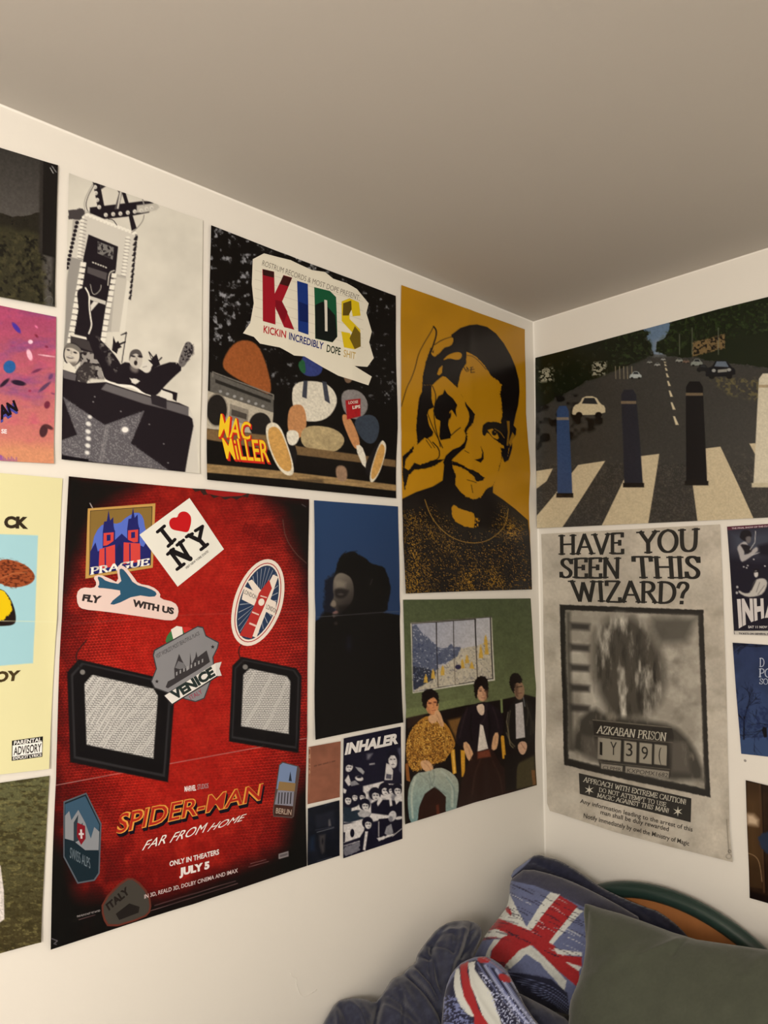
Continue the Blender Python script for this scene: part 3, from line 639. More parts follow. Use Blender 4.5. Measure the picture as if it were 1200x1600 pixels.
a.poly([(300, 655), (330, 620), (400, 560), (430, 570), (530, 670), (600, 790), (612, 840), (640, 900), (632, 980), (592, 1040), (615, 1080), (605, 1140), (560, 1190), (490, 1230), (420, 1290), (330, 1300), (240, 1130), (330, 1080), (280, 1000), (262, 900), (320, 860), (340, 740)], Y, f=.4, sm=1)
a.line([(310, 650), (345, 740), (320, 860), (330, 1000), (380, 1190)], 1.3, K, sm=2).line([(262, 880), (290, 960), (330, 1060), (400, 1200)], 1.2, K, sm=1)
a.poly([(315, 870), (330, 800), (360, 740), (400, 720), (415, 680), (440, 720), (490, 760), (530, 820), (515, 860), (525, 925), (480, 860), (460, 880), (450, 1000), (475, 1080), (470, 1115), (380, 1132), (370, 1100), (380, 960), (340, 940)], K, f=.4)
a.line([(470, 1095), (520, 1050), (560, 1020)], 1.4, K).line([(440, 1010), (470, 1080)], 2, K, a=.8).ell((465, 915), 10, 30, K, .2)
a.poly([(598, 795), (650, 855), (687, 900), (682, 940), (650, 1000), (605, 1045), (640, 960), (645, 885), (605, 830)], K, f=.4).poly([(590, 1035), (612, 1080), (600, 1145), (555, 1190), (490, 1215), (430, 1270), (405, 1330), (420, 1360), (500, 1290), (600, 1200), (625, 1120)], K, f=.4)
a.poly([(150, 1170), (100, 1230), (45, 1270), (40, 1450), (62, 1575), (100, 1440), (150, 1395), (250, 1385), (350, 1350), (420, 1300), (330, 1305), (200, 1350), (150, 1335), (95, 1400), (60, 1380), (70, 1300), (130, 1240)], K, f=.4, jit=1.4, js=2)
a.line([(310, 1150), (370, 1210), (375, 1280), (340, 1310)], 1.6, K, sm=1).line([(250, 1130), (300, 1200)], .8, K).line([(270, 1120), (330, 1200)], .7, K)
# eye, nose, mouth
a.poly([(760, 1000), (800, 970), (880, 965), (930, 985), (970, 990), (965, 1100), (955, 1190), (900, 1150), (850, 1110), (800, 1060), (782, 1095), (762, 1085)], K, f=.4, jit=1.2, js=2)
a.poly([(805, 1040), (850, 1028), (890, 1070), (905, 1110), (890, 1125), (850, 1105)], Y, f=.4).ell((866, 1064), 22, 26, K).ell((872, 1058), 5, 4, Y, f=.4).line([(870, 1030), (920, 1060), (950, 1110)], .8, Y, sm=1)
a.poly([(742, 1185), (765, 1240), (768, 1300), (742, 1332), (688, 1305), (722, 1298), (748, 1288), (755, 1240)], K, f=.4)
a.poly([(488, 1318), (560, 1340), (640, 1392), (700, 1408), (772, 1468), (760, 1492), (700, 1500), (680, 1455), (620, 1402), (560, 1370), (492, 1352)], K, f=.4, jit=1.2, js=2).line([(620, 1485), (670, 1500), (700, 1510)], .8, K).line([(655, 1530), (668, 1600)], .8, K).line([(600, 1225), (635, 1245)], .8, K)
# shirt
b2 = [(60, 1760), (330, 1700), (520, 1900), (680, 1970), (900, 1900), (1000, 1750), (1150, 1900), (1190, 2460), (50, 2500)]
a.poly([(480, 1733), (500, 1708), (560, 1743), (680, 1783), (690, 1823), (680, 1915), (600, 1903), (520, 1863), (485, 1803)], Y, f=.5, jit=1, js=2)
a.poly([(675, 1820), (740, 1830), (720, 1900), (680, 1915)], Y, mask=lambda P: (vn(P[:, 0]/1.5, P[:, 1]/1.2, 3) > .55)*1.0)
a.line([(240, 1663), (280, 1783), (350, 1893), (450, 1983), (560, 2033), (680, 2053), (800, 2033), (900, 1963), (970, 1873), (987, 1743)], 1.0, (170, 130, 50), sm=2)
for q, t in (([(60, 1780), (150, 1800), (210, 2100), (240, 2500), (110, 2500), (70, 2100)], .50), ([(160, 1820), (260, 1850), (430, 2080), (420, 2160), (260, 1990)], .50), ([(380, 1920), (460, 1990), (530, 2100), (480, 2150)], .50), ([(230, 2150), (330, 2200), (300, 2500), (230, 2500)], .54),
             ([(960, 1830), (1130, 1880), (1100, 2000), (1030, 2050), (900, 1960)], .46), ([(900, 1720), (960, 1700), (975, 1800), (900, 1900), (840, 1930)], .55), ([(300, 1720), (400, 1830), (500, 1930), (420, 1900)], .56), ([(560, 2080), (900, 2050), (1100, 2100), (1180, 2300), (1180, 2460), (400, 2500), (400, 2250)], .62), ([(560, 2300), (700, 2250), (680, 2480), (500, 2480)], .48), ([(750, 2300), (900, 2260), (950, 2450), (800, 2480)], .48), ([(60, 2300), (120, 2400), (130, 2500), (60, 2500)], .42)):
    a.speck(q, (168, 124, 36), 1.1, t+.05, 31, f=9, soft=.14, o=3)
a.speck(b2, (130, 96, 34), 1.2, .70, 41, f=4, soft=.10)
a.line([(632-600, 640), (640, 640)], .1, Y)
p.build('portrait_poster', 'tall yellow poster of a black stencil man with fingers ringed round one eye')

# ===== blue silhouette
p = Poster('L', [(489.2, 781.8), (620.5, 791.5)], [(620.5, 791.5), (623, 960), (626, 1128)], [(488.9, 1155), (626, 1128)], [(489.2, 781.8), (491, 970), (488.9, 1155)], (36, 62, 104), 'satin', seed=19, creases=[('h', .52, .0016)])
a = p.art; a.C[:] = grad((500, 800), (40, 64, 102), (600, 950), (36, 54, 86))(a.P); a.Z(485, 850, 8.276); K = (17, 14, 15)
a.poly([(185, 480), (230, 430), (300, 380), (330, 700), (300, 1000), (100, 1000), (150, 860), (175, 700)], (20, 20, 28), f=2, jit=3, js=4, a=.9)
a.poly([(40, 1000), (120, 960), (180, 880), (300, 900), (600, 890), (800, 890), (960, 890), (1150, 920), (1300, 1600), (1300, 2700), (0, 2700)], K, f=1)
a.poly([(300, 420), (320, 330), (350, 210), (400, 130), (480, 110), (540, 95), (570, 110), (610, 140), (700, 180), (760, 250), (880, 280), (940, 300), (970, 380), (1010, 480), (1028, 600), (1010, 700), (985, 760), (980, 880), (700, 950), (400, 950), (330, 700), (290, 500)], K, f=1, sm=1, jit=1, js=3)
a.line([(430, 130), (500, 100), (590, 92)], .6, K, f=1).line([(400, 140), (450, 95)], .5, K, f=1)
S = lambda P: np.array([100, 92, 82])+0*P[:, :1]
a.poly([(290, 470), (320, 400), (380, 368), (450, 390), (520, 440), (555, 560), (550, 700), (500, 790), (420, 860), (350, 920), (300, 960), (265, 900), (330, 850), (260, 810), (238, 790), (280, 720), (300, 680), (285, 600)], grad((520, 905), (112, 104, 94), (553, 950), (30, 26, 25)), f=1, sm=2)
a.poly([(310, 480), (370, 470), (450, 500), (440, 560), (320, 570)], (136, 126, 112), f=3, a=.6).poly([(300, 590), (370, 570), (460, 590), (500, 600), (450, 690), (370, 710), (310, 680)], (30, 26, 26), f=2, sm=1, a=.9).ell((385, 650), 34, 14, (84, 78, 72), f=1, a=.7)
a.poly([(245, 790), (285, 720), (320, 740), (325, 800), (290, 815)], (132, 120, 106), f=1.2, sm=1, a=.8).poly([(265, 890), (330, 855), (355, 890), (300, 905)], (118, 88, 84), f=1, sm=1).poly([(270, 915), (310, 925), (290, 955)], (78, 68, 64), f=1).poly([(350, 800), (500, 790), (520, 900), (350, 930)], K, f=3, a=.6).ell((320, 1025), 22, 20, (52, 46, 42), f=1.6)
a.line([(785, 455), (760, 525)], 1, (60, 56, 56), f=1).line([(60, 945), (400, 920), (960, 880), (1130, 872)], .7, (92, 92, 96), a=.8).ell((490, 1310), 30, 60, (28, 28, 36), f=3)
a.ell((490, 1220), 24, 30, (24, 24, 32), f=3)
p.build('portrait_poster', 'tall blue poster of a dark-haired person in shadow looking left')

# ===== brown card, dark card
p = Poster('L', [(480.8, 1166.8), (530.3, 1157.8)], [(530.3, 1157.8), (528.8, 1244.8)], [(479.3, 1256.2), (528.8, 1244.8)], [(480.8, 1166.8), (479.3, 1256.2)], (134, 85, 66), 'satin', seed=21, lift=.001, curl=.001)
a = p.art; a.tex(.12, 18, 5); a.Z(470, 1120, 6.667)
a.speck([(72, 320), (88, 315), (90, 600), (76, 620)], (190, 150, 120), 2, .5, 3, f=.6).line([(92, 330), (80, 800)], .5, (178, 120, 92))
for k in range(22):
    if k not in (3, 8, 15, 17): a.line([(130+k*10, 514-k*2.5), (136+k*10, 506-k*2.5)], .9, (74, 46, 38), a=.8)
p.build('art_card', 'small plain brown card with one line of tiny writing, beside the band poster')
p = Poster('L', [(479, 1262.5), (528.5, 1249.7)], [(528.5, 1249.7), (528.8, 1336)], [(478.7, 1351.7), (528.8, 1336)], [(479, 1262.5), (478.7, 1351.7)], (22, 24, 32), 'satin', seed=22, lift=.001, curl=.001)
a = p.art; a.Z(470, 1120, 6.667); a.tex(.25, 14, 6)
a.poly([(140, 1020), (230, 1000), (330, 970), (340, 1110), (150, 1150)], (36, 38, 48), f=2, a=.7).poly([(275, 1070), (290, 1060), (302, 1130), (275, 1135)], (92, 90, 92), f=1.2)
a.line([(140, 1175), (330, 1140)], .6, (70, 72, 84), f=.8).line([(155, 1198), (330, 1150)], 1, (120, 122, 128), a=.7)
a.poly([(180, 1230), (240, 1220), (235, 1400), (210, 1420), (185, 1340)], (70, 66, 66), f=2.4, a=.8).ell((213, 1290), 8, 28, (20, 20, 26), f=1).poly([(90, 1250), (130, 1230), (130, 1390), (80, 1390)], (30, 44, 66), f=3, a=.7).line([(160, 1500), (310, 1455)], .9, (96, 100, 112), a=.7).line([(240, 920), (300, 890)], .7, (60, 66, 80))
p.build('art_card', 'small near-black card with a faint window and one pale line, under the brown card')

# ===== band poster
p = Poster('L', [(535.2, 1153.3), (625.2, 1135)], [(625.2, 1135), (626.7, 1309.7)], [(534.5, 1340.5), (626.7, 1309.7)], [(535.2, 1153.3), (534.5, 1340.5)], (24, 22, 38), 'satin', seed=23, lift=.0015, curl=.001)
a = p.art; a.Z(470, 1120, 6.667); K = (22, 20, 34); W1 = (206, 200, 196)
def head(x, y, r, hair=1, ang=0):
    a.ell((x, y-r*.25), r*1.25, r*1.35, K, ang); a.ell((x+r*.15, y+r*.2), r*.72, r*.98, W1, ang)
    a.ell((x-r*.15, y+r*.05), r*.2, r*.12, K).ell((x+r*.45, y+r*.05), r*.2, r*.12, K).line([(x+r*.1, y+r*.7), (x+r*.4, y+r*.7)], .7, K).poly([(x-r*.8, y-r*.1), (x, y-r*.5), (x+r*.9, y-r*.2), (x+r*.6, y-r), (x-r*.6, y-r)], K)
a.poly([(640, 720), (840, 670), (1045, 690), (1050, 1020), (900, 1050), (700, 1100), (440, 1100), (436, 1010), (560, 950), (640, 860)], W1, f=1).speck([(640, 720), (1045, 690), (1050, 1020), (440, 1100)], (120, 118, 124), 9, .55, 3, soft=.2)
a.poly([(436, 1120), (640, 1085), (660, 1100), (640, 1240), (436, 1310)], W1).ell((526, 1208), 20, 42, K).poly([(436, 1200), (455, 1200), (450, 1300), (436, 1305)], K)
a.poly([(680, 385), (740, 380), (700, 440), (680, 440)], (110, 108, 116), f=2).poly([(705, 485), (760, 478), (760, 492), (705, 500)], (170, 166, 166), f=1)
a.poly([(1000, 330), (1040, 310), (1046, 600), (1010, 560), (1020, 440)], (76, 76, 92), f=2)
a.poly([(1000, 540), (1048, 620), (1048, 700), (850, 690), (880, 560)], (28, 26, 42), f=1)
a.ell((950, 420), 70, 72, K).poly([(880, 480), (925, 500), (950, 560), (940, 655), (860, 655)], W1).poly([(880, 590), (935, 600), (930, 645), (872, 640)], (80, 78, 90)).ell((948, 460), 44, 72, W1, -.15).ell((930, 440), 10, 5, K).ell((966, 440), 9, 5, K).line([(938, 495), (960, 492)], .8, K).poly([(900, 440), (930, 400), (990, 400), (960, 370), (900, 390)], K)
head(490, 520, 46, 1, .6); a.poly([(560, 520), (620, 530), (655, 570), (640, 600), (590, 560)], (150, 148, 150)).ell((600, 640), 42, 26, W1, .2).ell((600, 625), 26, 12, K).poly([(450, 660), (490, 600), (520, 700), (490, 720)], W1).poly([(500, 680), (560, 660), (600, 700), (520, 720)], (130, 128, 132)).poly([(436, 740), (470, 760), (460, 800), (436, 790)], W1)
for x, y, r in [(480, 860, 44), (550, 830, 36), (624, 830, 34), (655, 920, 46), (760, 810, 50), (860, 760, 50), (925, 760, 36), (988, 760, 46)]: head(x, y, r)
a.poly([(720, 900), (790, 860), (900, 860), (1045, 880), (1048, 1040), (720, 1000)], K, f=1).poly([(800, 820), (840, 860), (790, 930), (780, 900)], W1).poly([(905, 850), (930, 840), (940, 920), (915, 930)], W1).poly([(960, 850), (1005, 820), (1010, 880), (980, 910)], W1)
a.poly([(440, 930), (640, 980), (720, 1000), (700, 1040), (500, 1100), (436, 1090)], (34, 44, 56), f=1).poly([(520, 950), (600, 920), (600, 960), (520, 980)], W1).poly([(580, 1000), (620, 970), (720, 990), (690, 1050), (600, 1040)], (170, 166, 166), jit=1)
a.poly([(800, 1060), (1046, 1040), (1046, 1260), (760, 1320), (760, 1200)], K).poly([(650, 1180), (720, 1180), (760, 1260), (750, 1360), (600, 1400), (600, 1260)], K); head(685, 1110, 46); a.poly([(662, 1190), (690, 1190), (660, 1390), (636, 1380)], W1)
a.ell((940, 1030), 40, 56, (190, 186, 186), .3).ell((925, 1060), 22, 30, (120, 118, 124)).ell((1010, 1050), 40, 16, W1, -.2).poly([(880, 1140), (930, 1110), (950, 1200), (900, 1240), (860, 1210)], (140, 138, 142)).poly([(780, 1260), (960, 1210), (950, 1230), (800, 1290)], W1, jit=1, js=2)
a.poly([(440, 1350), (600, 1290), (600, 1380), (440, 1450)], (110, 108, 116), jit=3, js=4).line([(600, 1290), (440, 1340)], 1, W1)
a.line([(800, 1090), (800, 1240)], 1.2, W1).line([(1040, 1160), (940, 1240)], 1, W1)
a.tex(.12, 2.5, 7)
p.text('title_lettering', 'INHALER', [(447, 388), (1005, 270), (1020, 165), (468, 272)], (222, 216, 210), font='sans', bold=.055)
p.text('car_number_lettering', '0', [(506, 1250), (548, 1240), (546, 1162), (506, 1172)], (22, 20, 34), bold=.03)
p.build('band_poster', 'small navy and white collage poster of a band, below the tall blue poster')

# ===== three men by a green wall
p = Poster('L', [(628.8, 937), (828, 935)], [(828, 935), (832.7, 1022.5), (835.5, 1078), (835, 1138), (835.4, 1225.9)], [(629.7, 1287), (740, 1252.5), (835.4, 1225.9)], [(628.8, 937), (631.6, 1108), (629.7, 1287)], (82, 94, 56), 'satin', seed=29, creases=[('h', .52, .0014), ('v', .54, .0012)], lift=.005)
a = p.art; a.C[:] = grad((630, 940), (74, 82, 56), (640, 1100), (98, 104, 70))(a.P); a.tex(.08, 10, 3); a.Z(620, 930, 4.326); K = (24, 16, 14); sk = (206, 160, 118)
a.poly([(85, 185), (635, 145), (655, 575), (100, 662)], (206, 200, 184)).poly([(92, 192), (628, 150), (642, 565), (104, 655)], (58, 54, 50))
sky = grad((640, 970), (150, 152, 168), (760, 1040), (190, 186, 184))
for q in ([(96, 195), (256, 184), (272, 622), (106, 652)], [(264, 184), (374, 176), (388, 606), (276, 620)], [(380, 175), (520, 165), (534, 550), (392, 604)], [(530, 152), (622, 148), (638, 560), (538, 570)]): a.poly(q, sky, f=.4)
mt = lambda V: a.poly(V[0], V[1], f=.5, jit=1.6, js=3, mask=lambda P: poly_in(P, fr))
fr = chaikin(a.t([(98, 196), (622, 152), (638, 560), (106, 650)]), 0)
poly_in = lambda P, V: (poly_sdf(P, V) < 0)*1.0
mt(([(96, 210), (120, 195), (150, 240), (240, 320), (300, 360), (340, 355), (365, 322), (385, 350), (430, 355), (430, 420), (280, 470), (260, 620), (96, 640)], (86, 92, 112)))
mt(([(430, 360), (520, 345), (640, 300), (640, 560), (110, 650), (270, 500), (400, 420)], (186, 176, 156)))
mt(([(96, 480), (180, 490), (260, 520), (240, 570), (110, 640)], (48, 52, 66)))
a.speck([(96, 200), (300, 360), (430, 360), (430, 420), (270, 520), (100, 600)], (190, 190, 196), 2.2, .60, 5, soft=.16, f=1, a=.8, o=4).speck([(96, 240), (300, 400), (400, 400), (270, 540), (100, 620)], (52, 60, 88), 3.2, .56, 9, soft=.2, f=1, a=.7, o=4)
a.speck([(430, 370), (640, 310), (640, 560), (110, 650), (270, 520)], (120, 116, 116), 2.2, .54, 15, soft=.2, f=1, a=.8, o=4)
for x, y, s_ in [(190, 560, 30), (240, 530, 34), (305, 505, 36), (440, 460, 34), (470, 430, 30), (560, 380, 44), (600, 350, 50), (595, 300, 34), (500, 470, 24)]: a.poly([(x-14, y+s_), (x-8, y-s_*.4), (x, y-s_), (x+9, y-s_*.3), (x+15, y+s_)], (196, 158, 70), jit=1, js=2)
a.ell((410, 485), 20, 16, (50, 44, 70)).line([(260, 184), (274, 622)], 1, K).line([(377, 176), (390, 606)], .7, K, a=.7).line([(525, 160), (536, 560)], 1, K).line([(628, 150), (642, 565)], 1.2, (30, 26, 24)).line([(85, 188), (635, 147)], 1, (40, 36, 32))
# chairs
a.poly([(45, 830), (450, 745), (700, 705), (860, 670), (935, 690), (930, 1300), (400, 1450), (45, 1560)], K, f=.8)
a.poly([(340, 845), (450, 820), (450, 880), (400, 980), (360, 900)], (128, 90, 44), f=2.5, a=.85).poly([(60, 825), (180, 800), (160, 850), (60, 900)], (44, 30, 24))
a.poly([(690, 700), (706, 698), (710, 790), (696, 800)], (120, 130, 84)).poly([(45, 770), (450, 690), (450, 745), (45, 832)], (120, 130, 84), f=1, a=.5)
a.poly([(50, 1140), (70, 1130), (85, 1260), (60, 1250)], (138, 84, 40)).poly([(360, 1040), (388, 1040), (398, 1200), (372, 1210)], (204, 148, 46)).poly([(428, 1045), (458, 1050), (455, 1220), (432, 1228)], (204, 148, 46)).poly([(695, 945), (718, 950), (732, 1100), (708, 1105)], (204, 148, 46)).poly([(372, 1050), (380, 1050), (390, 1200), (382, 1205)], (236, 196, 110), a=.7)
a.poly([(800, 1140), (925, 1080), (930, 1280), (790, 1310)], (70, 62, 40), f=2).poly([(900, 1180), (925, 1180), (928, 1275), (905, 1280)], (120, 84, 50))
# left man: mustard jumper, pale jeans
a.poly([(50, 1000), (90, 900), (150, 840), (200, 810), (280, 830), (340, 880), (380, 960), (395, 1010), (370, 1050), (330, 1100), (320, 1120), (200, 1150), (110, 1200), (60, 1130)], (168, 116, 46), sm=1)
a.speck([(50, 1000), (90, 900), (150, 840), (280, 830), (390, 1000), (320, 1120), (110, 1200), (60, 1130)], (96, 58, 24), 1.6, .5, 3, soft=.12, f=1).speck([(50, 1000), (90, 900), (150, 840), (280, 830), (390, 1000), (320, 1120), (110, 1200), (60, 1130)], (218, 172, 84), 1.4, .62, 13, soft=.1, f=1)
a.line([(130, 1090), (220, 1080), (310, 1060)], 1.2, (110, 68, 28), f=1, sm=1).line([(330, 920), (320, 1010), (330, 1050)], 1.2, (110, 68, 28), f=1)
a.poly([(205, 810), (260, 800), (270, 850), (235, 870), (205, 850)], sk, sm=1).ell((230, 745), 44, 62, (206, 140, 92), -.1).poly([(158, 700), (165, 650), (220, 628), (265, 650), (282, 700), (262, 760), (262, 700), (230, 690), (195, 720), (192, 770), (170, 760)], K, sm=1, jit=1.5, js=2).ell((214, 728), 13, 6, (110, 60, 44), f=.6).ell((250, 722), 12, 6, (110, 60, 44), f=.6).line([(236, 730), (242, 756), (234, 760)], .6, (150, 92, 62)).line([(228, 780), (254, 774)], .8, (140, 70, 58)).poly([(192, 740), (205, 790), (225, 805), (210, 770)], (150, 96, 66), f=2, a=.7)
a.poly([(245, 790), (270, 770), (292, 800), (318, 880), (296, 895), (268, 850), (250, 830)], sk, sm=1).poly([(150, 1120), (200, 1110), (240, 1150), (240, 1185), (200, 1200), (160, 1165)], sk, sm=1)
a.poly([(75, 1540), (65, 1400), (75, 1290), (120, 1200), (200, 1190), (280, 1160), (340, 1180), (400, 1230), (412, 1290), (395, 1400), (380, 1470), (310, 1480), (320, 1360), (250, 1290), (180, 1340), (140, 1430), (125, 1540)], grad((660, 1200), (160, 164, 148), (640, 1285), (112, 142, 140)), sm=1)
a.poly([(250, 1290), (320, 1360), (310, 1480), (125, 1540), (140, 1430), (180, 1340)], (44, 24, 18)).line([(210, 1200), (225, 1280), (320, 1340)], 1, (110, 124, 118), f=1).poly([(250, 1415), (270, 1410), (275, 1480), (252, 1485)], (84, 40, 26), f=1)
# middle man: black jacket
a.poly([(395, 930), (440, 790), (520, 730), (600, 715), (700, 780), (720, 870), (700, 960), (640, 1060), (520, 1080), (470, 1010), (400, 1020)], (30, 22, 26), sm=1).poly([(530, 740), (580, 730), (585, 800), (560, 815), (535, 780)], (214, 188, 164), sm=1).poly([(555, 870), (575, 880), (612, 1035), (540, 1055), (550, 940)], (212, 200, 186))
a.ell((566, 650), 38, 66, (196, 150, 116)).poly([(512, 640), (515, 580), (545, 545), (600, 550), (612, 610), (600, 720), (592, 650), (560, 605), (535, 640), (530, 710), (518, 690)], K, sm=1, jit=1.3, js=2).ell((553, 645), 9, 4, (70, 42, 36), f=.5).ell((584, 645), 8, 4, (70, 42, 36), f=.5).line([(545, 634), (562, 632)], .7, (60, 36, 30)).line([(576, 632), (592, 634)], .7, (60, 36, 30)).line([(560, 692), (580, 692)], .7, (140, 80, 70)).line([(568, 650), (572, 674), (564, 676)], .6, (150, 104, 80)).poly([(582, 650), (604, 640), (598, 710), (575, 715)], (150, 104, 78), f=2, a=.6)
a.poly([(440, 1000), (475, 985), (520, 1080), (515, 1120), (490, 1130), (465, 1090)], sk, sm=1).poly([(650, 930), (685, 925), (675, 1030), (650, 1050), (630, 1040)], sk, sm=1)
a.poly([(520, 1060), (640, 1040), (700, 1150), (780, 1200), (790, 1320), (400, 1440), (430, 1250), (480, 1130)], (40, 24, 20)).poly([(540, 1060), (620, 1040), (630, 1090), (540, 1105)], (110, 56, 38), f=1.5)
# right man: leather jacket
a.poly([(725, 830), (760, 730), (830, 690), (890, 710), (930, 800), (928, 980), (860, 1010), (780, 1050), (720, 980)], (28, 24, 22), sm=1).poly([(795, 735), (845, 720), (862, 960), (800, 970)], (196, 188, 184)).line([(735, 850), (760, 1010), (780, 1030)], 1.2, (130, 116, 84)).line([(745, 790), (735, 860)], 1.2, (110, 100, 84)).line([(850, 690), (860, 750)], 1.6, (110, 110, 110))
a.ell((820, 640), 36, 66, (150, 118, 92), -.1).poly([(752, 590), (765, 535), (810, 518), (845, 560), (838, 600), (800, 590), (785, 640), (790, 670), (765, 640)], K, sm=1, jit=1.5, js=2).poly([(785, 600), (812, 600), (815, 690), (795, 680)], (88, 64, 50), f=1.5, a=.7).line([(805, 620), (840, 615)], 1, K).line([(815, 662), (836, 660)], .8, (90, 50, 44))
a.poly([(808, 1020), (830, 985), (870, 990), (878, 1030), (855, 1080), (825, 1070)], (206, 164, 134), sm=1).line([(835, 1000), (860, 1040)], 1, (150, 104, 80)).poly([(720, 1080), (810, 1060), (830, 1090), (800, 1180), (790, 1310), (720, 1320)], (26, 20, 18))
for q, c, w_ in (([(470, 760), (445, 850), (420, 960)], (60, 46, 48), 1.6), ([(640, 760), (670, 830), (680, 900)], (56, 42, 46), 1.8), ([(500, 800), (490, 900), (505, 980)], (14, 9, 10), 1.8), ([(610, 780), (625, 900), (615, 980)], (12, 8, 9), 1.8), ([(600, 740), (590, 830), (560, 870)], (62, 50, 52), 1),
        ([(760, 780), (745, 860), (752, 960)], (112, 102, 80), 1.2), ([(880, 760), (905, 840), (900, 940)], (70, 64, 56), 1.6), ([(870, 730), (885, 800), (872, 880)], (96, 88, 74), 1), ([(735, 930), (760, 990), (790, 1020)], (150, 134, 98), 1.2), ([(915, 850), (918, 930)], (90, 82, 66), 1.2),
        ([(120, 1230), (90, 1330), (95, 1500)], (186, 192, 176), 3), ([(300, 1190), (370, 1260), (360, 1420)], (176, 184, 170), 4), ([(150, 1210), (210, 1250), (215, 1300)], (118, 128, 118), 1.6), ([(240, 1180), (250, 1230), (230, 1280)], (112, 122, 112), 1.4), ([(330, 1230), (380, 1300), (375, 1400)], (110, 130, 124), 1.6),
        ([(110, 900), (90, 980), (110, 1060)], (120, 80, 32), 2), ([(300, 900), (330, 980), (325, 1060)], (196, 148, 66), 2), ([(180, 860), (160, 950), (175, 1060)], (190, 142, 62), 2.4), ([(220, 950), (240, 1040), (300, 1090)], (122, 80, 34), 2), ([(70, 1030), (130, 1090), (160, 1110)], (116, 76, 30), 2),
        ([(560, 1110), (520, 1200), (500, 1340)], (62, 40, 32), 2.4), ([(640, 1120), (690, 1220), (700, 1340)], (60, 40, 32), 2.4), ([(470, 1010), (490, 1060), (500, 1110)], (170, 122, 88), .8), ([(660, 960), (655, 1010)], (168, 120, 88), .8), ([(262, 800), (285, 850), (300, 885)], (160, 112, 76), .9), ([(180, 1130), (215, 1160), (222, 1185)], (160, 112, 76), .8)):
    a.line(q, w_, c, sm=2, f=1.2, a=.75)
a.tex(.1, 2.5, 9)
p.build('band_photo_poster', 'tall poster of three seated men below a mountain picture on a green wall')

# ===== big red poster: plain stand-in with printed travel stickers
p = Poster('L', [(105.5, 744.7), (481, 780.5)], [(481, 780.5), (480, 960), (477.6, 1153.5), (475.8, 1351.3)], [(76, 1480.7), (296.6, 1411.5), (475.8, 1351.3)], [(105.5, 744.7), (92, 1027), (85, 1226), (76, 1480.7)], (150, 34, 26), 'satin', seed=31, lift=.005, creases=[('h', .35, .0012), ('h', .69, .0012), ('v', .5, .001)])
a = p.art
cx, cy = 290, 1060
d = np.hypot((a.P[:, 0]-300)/210, (a.P[:, 1]-1060)/400)
t_ = np.clip((d-.55)/.6, 0, 1)[:, None]
a.C[:] = np.array([152, 26, 20])*(1-t_)+np.array([58, 9, 11])*t_
a.speck([(60, 700), (500, 700), (500, 1500), (60, 1500)], (176, 40, 28), 22, .45, 3, soft=.3, a=.4)
# woven dots
u_ = a.P[:, 0]-.14*(a.P[:, 1]-1000); v_ = a.P[:, 1]+.08*a.P[:, 0]
dots = (np.cos(u_*2*np.pi/5.2+np.pi*(np.floor(v_/4.4) % 2))*.5+.5)*(np.cos(v_*2*np.pi/4.4)*.5+.5)
edge_ = np.clip(np.abs(a.P[:, 0]-300)/190, .12, 1)
lum = (dots-.3)[:, None]*edge_[:, None]*np.clip(1.25-t_, 0, 1)
a.C[:] = a.C*(1+.6*lum)+np.clip(lum, 0, 1)*np.array([80, 40, 30])
a.tex(.16, 3, 6)
# black corners and lower edge
for q in ([(95, 735), (235, 752), (150, 800), (112, 900), (90, 960)], [(400, 765), (500, 780), (490, 960), (466, 880), (440, 800)], [(60, 1360), (120, 1400), (250, 1400), (500, 1300), (500, 1400), (60, 1520)], [(500, 1180), (455, 1240), (430, 1390), (500, 1400)], [(60, 1260), (110, 1340), (120, 1500), (60, 1500)]):
    a.poly(q, (14, 10, 11), f=16, a=.93)
a.line([(110, 975), (300, 960), (480, 955)], .8, (170, 90, 80), a=.5); a.line([(85, 1226), (280, 1190), (477, 1153)], 1.0, (190, 150, 145), a=.8)
# plain dark-framed pale mesh panels (luggage tags)
def tagpanel(q, hole):
    c = np.array(q, float); m_ = c.mean(0)
    a.poly(q, (20, 18, 20), f=1)
    a.poly(m_+(c-m_)*.93, (44, 42, 44), f=1); a.poly(m_+(c-m_)*.89, (18, 16, 18), f=1)
    a.poly(m_+(c-m_)*.68, (196, 192, 186), f=1, mask=lambda P: 1-.75*((np.cos(P[:, 0]*2*np.pi/4.2+np.pi*(np.floor(P[:, 1]/3.4) % 2)) > .15) & (np.cos(P[:, 1]*2*np.pi/3.4) > -.1)))
    a.line([hole, (hole[0]-14, hole[1]-26), (hole[0]+6, hole[1]-50)], 1.6, (30, 26, 26), sm=2); a.ell(hole, 4, 4, (120, 116, 112))
tagpanel([(104, 1050), (122, 1030), (262, 1062), (272, 1078), (262, 1222), (108, 1190)], (128, 1050))
tagpanel([(362, 1040), (376, 1026), (462, 1044), (470, 1056), (465, 1176), (356, 1158)], (382, 1042))
a.Z(60, 740, 2.79)
st = 'printed_sticker'
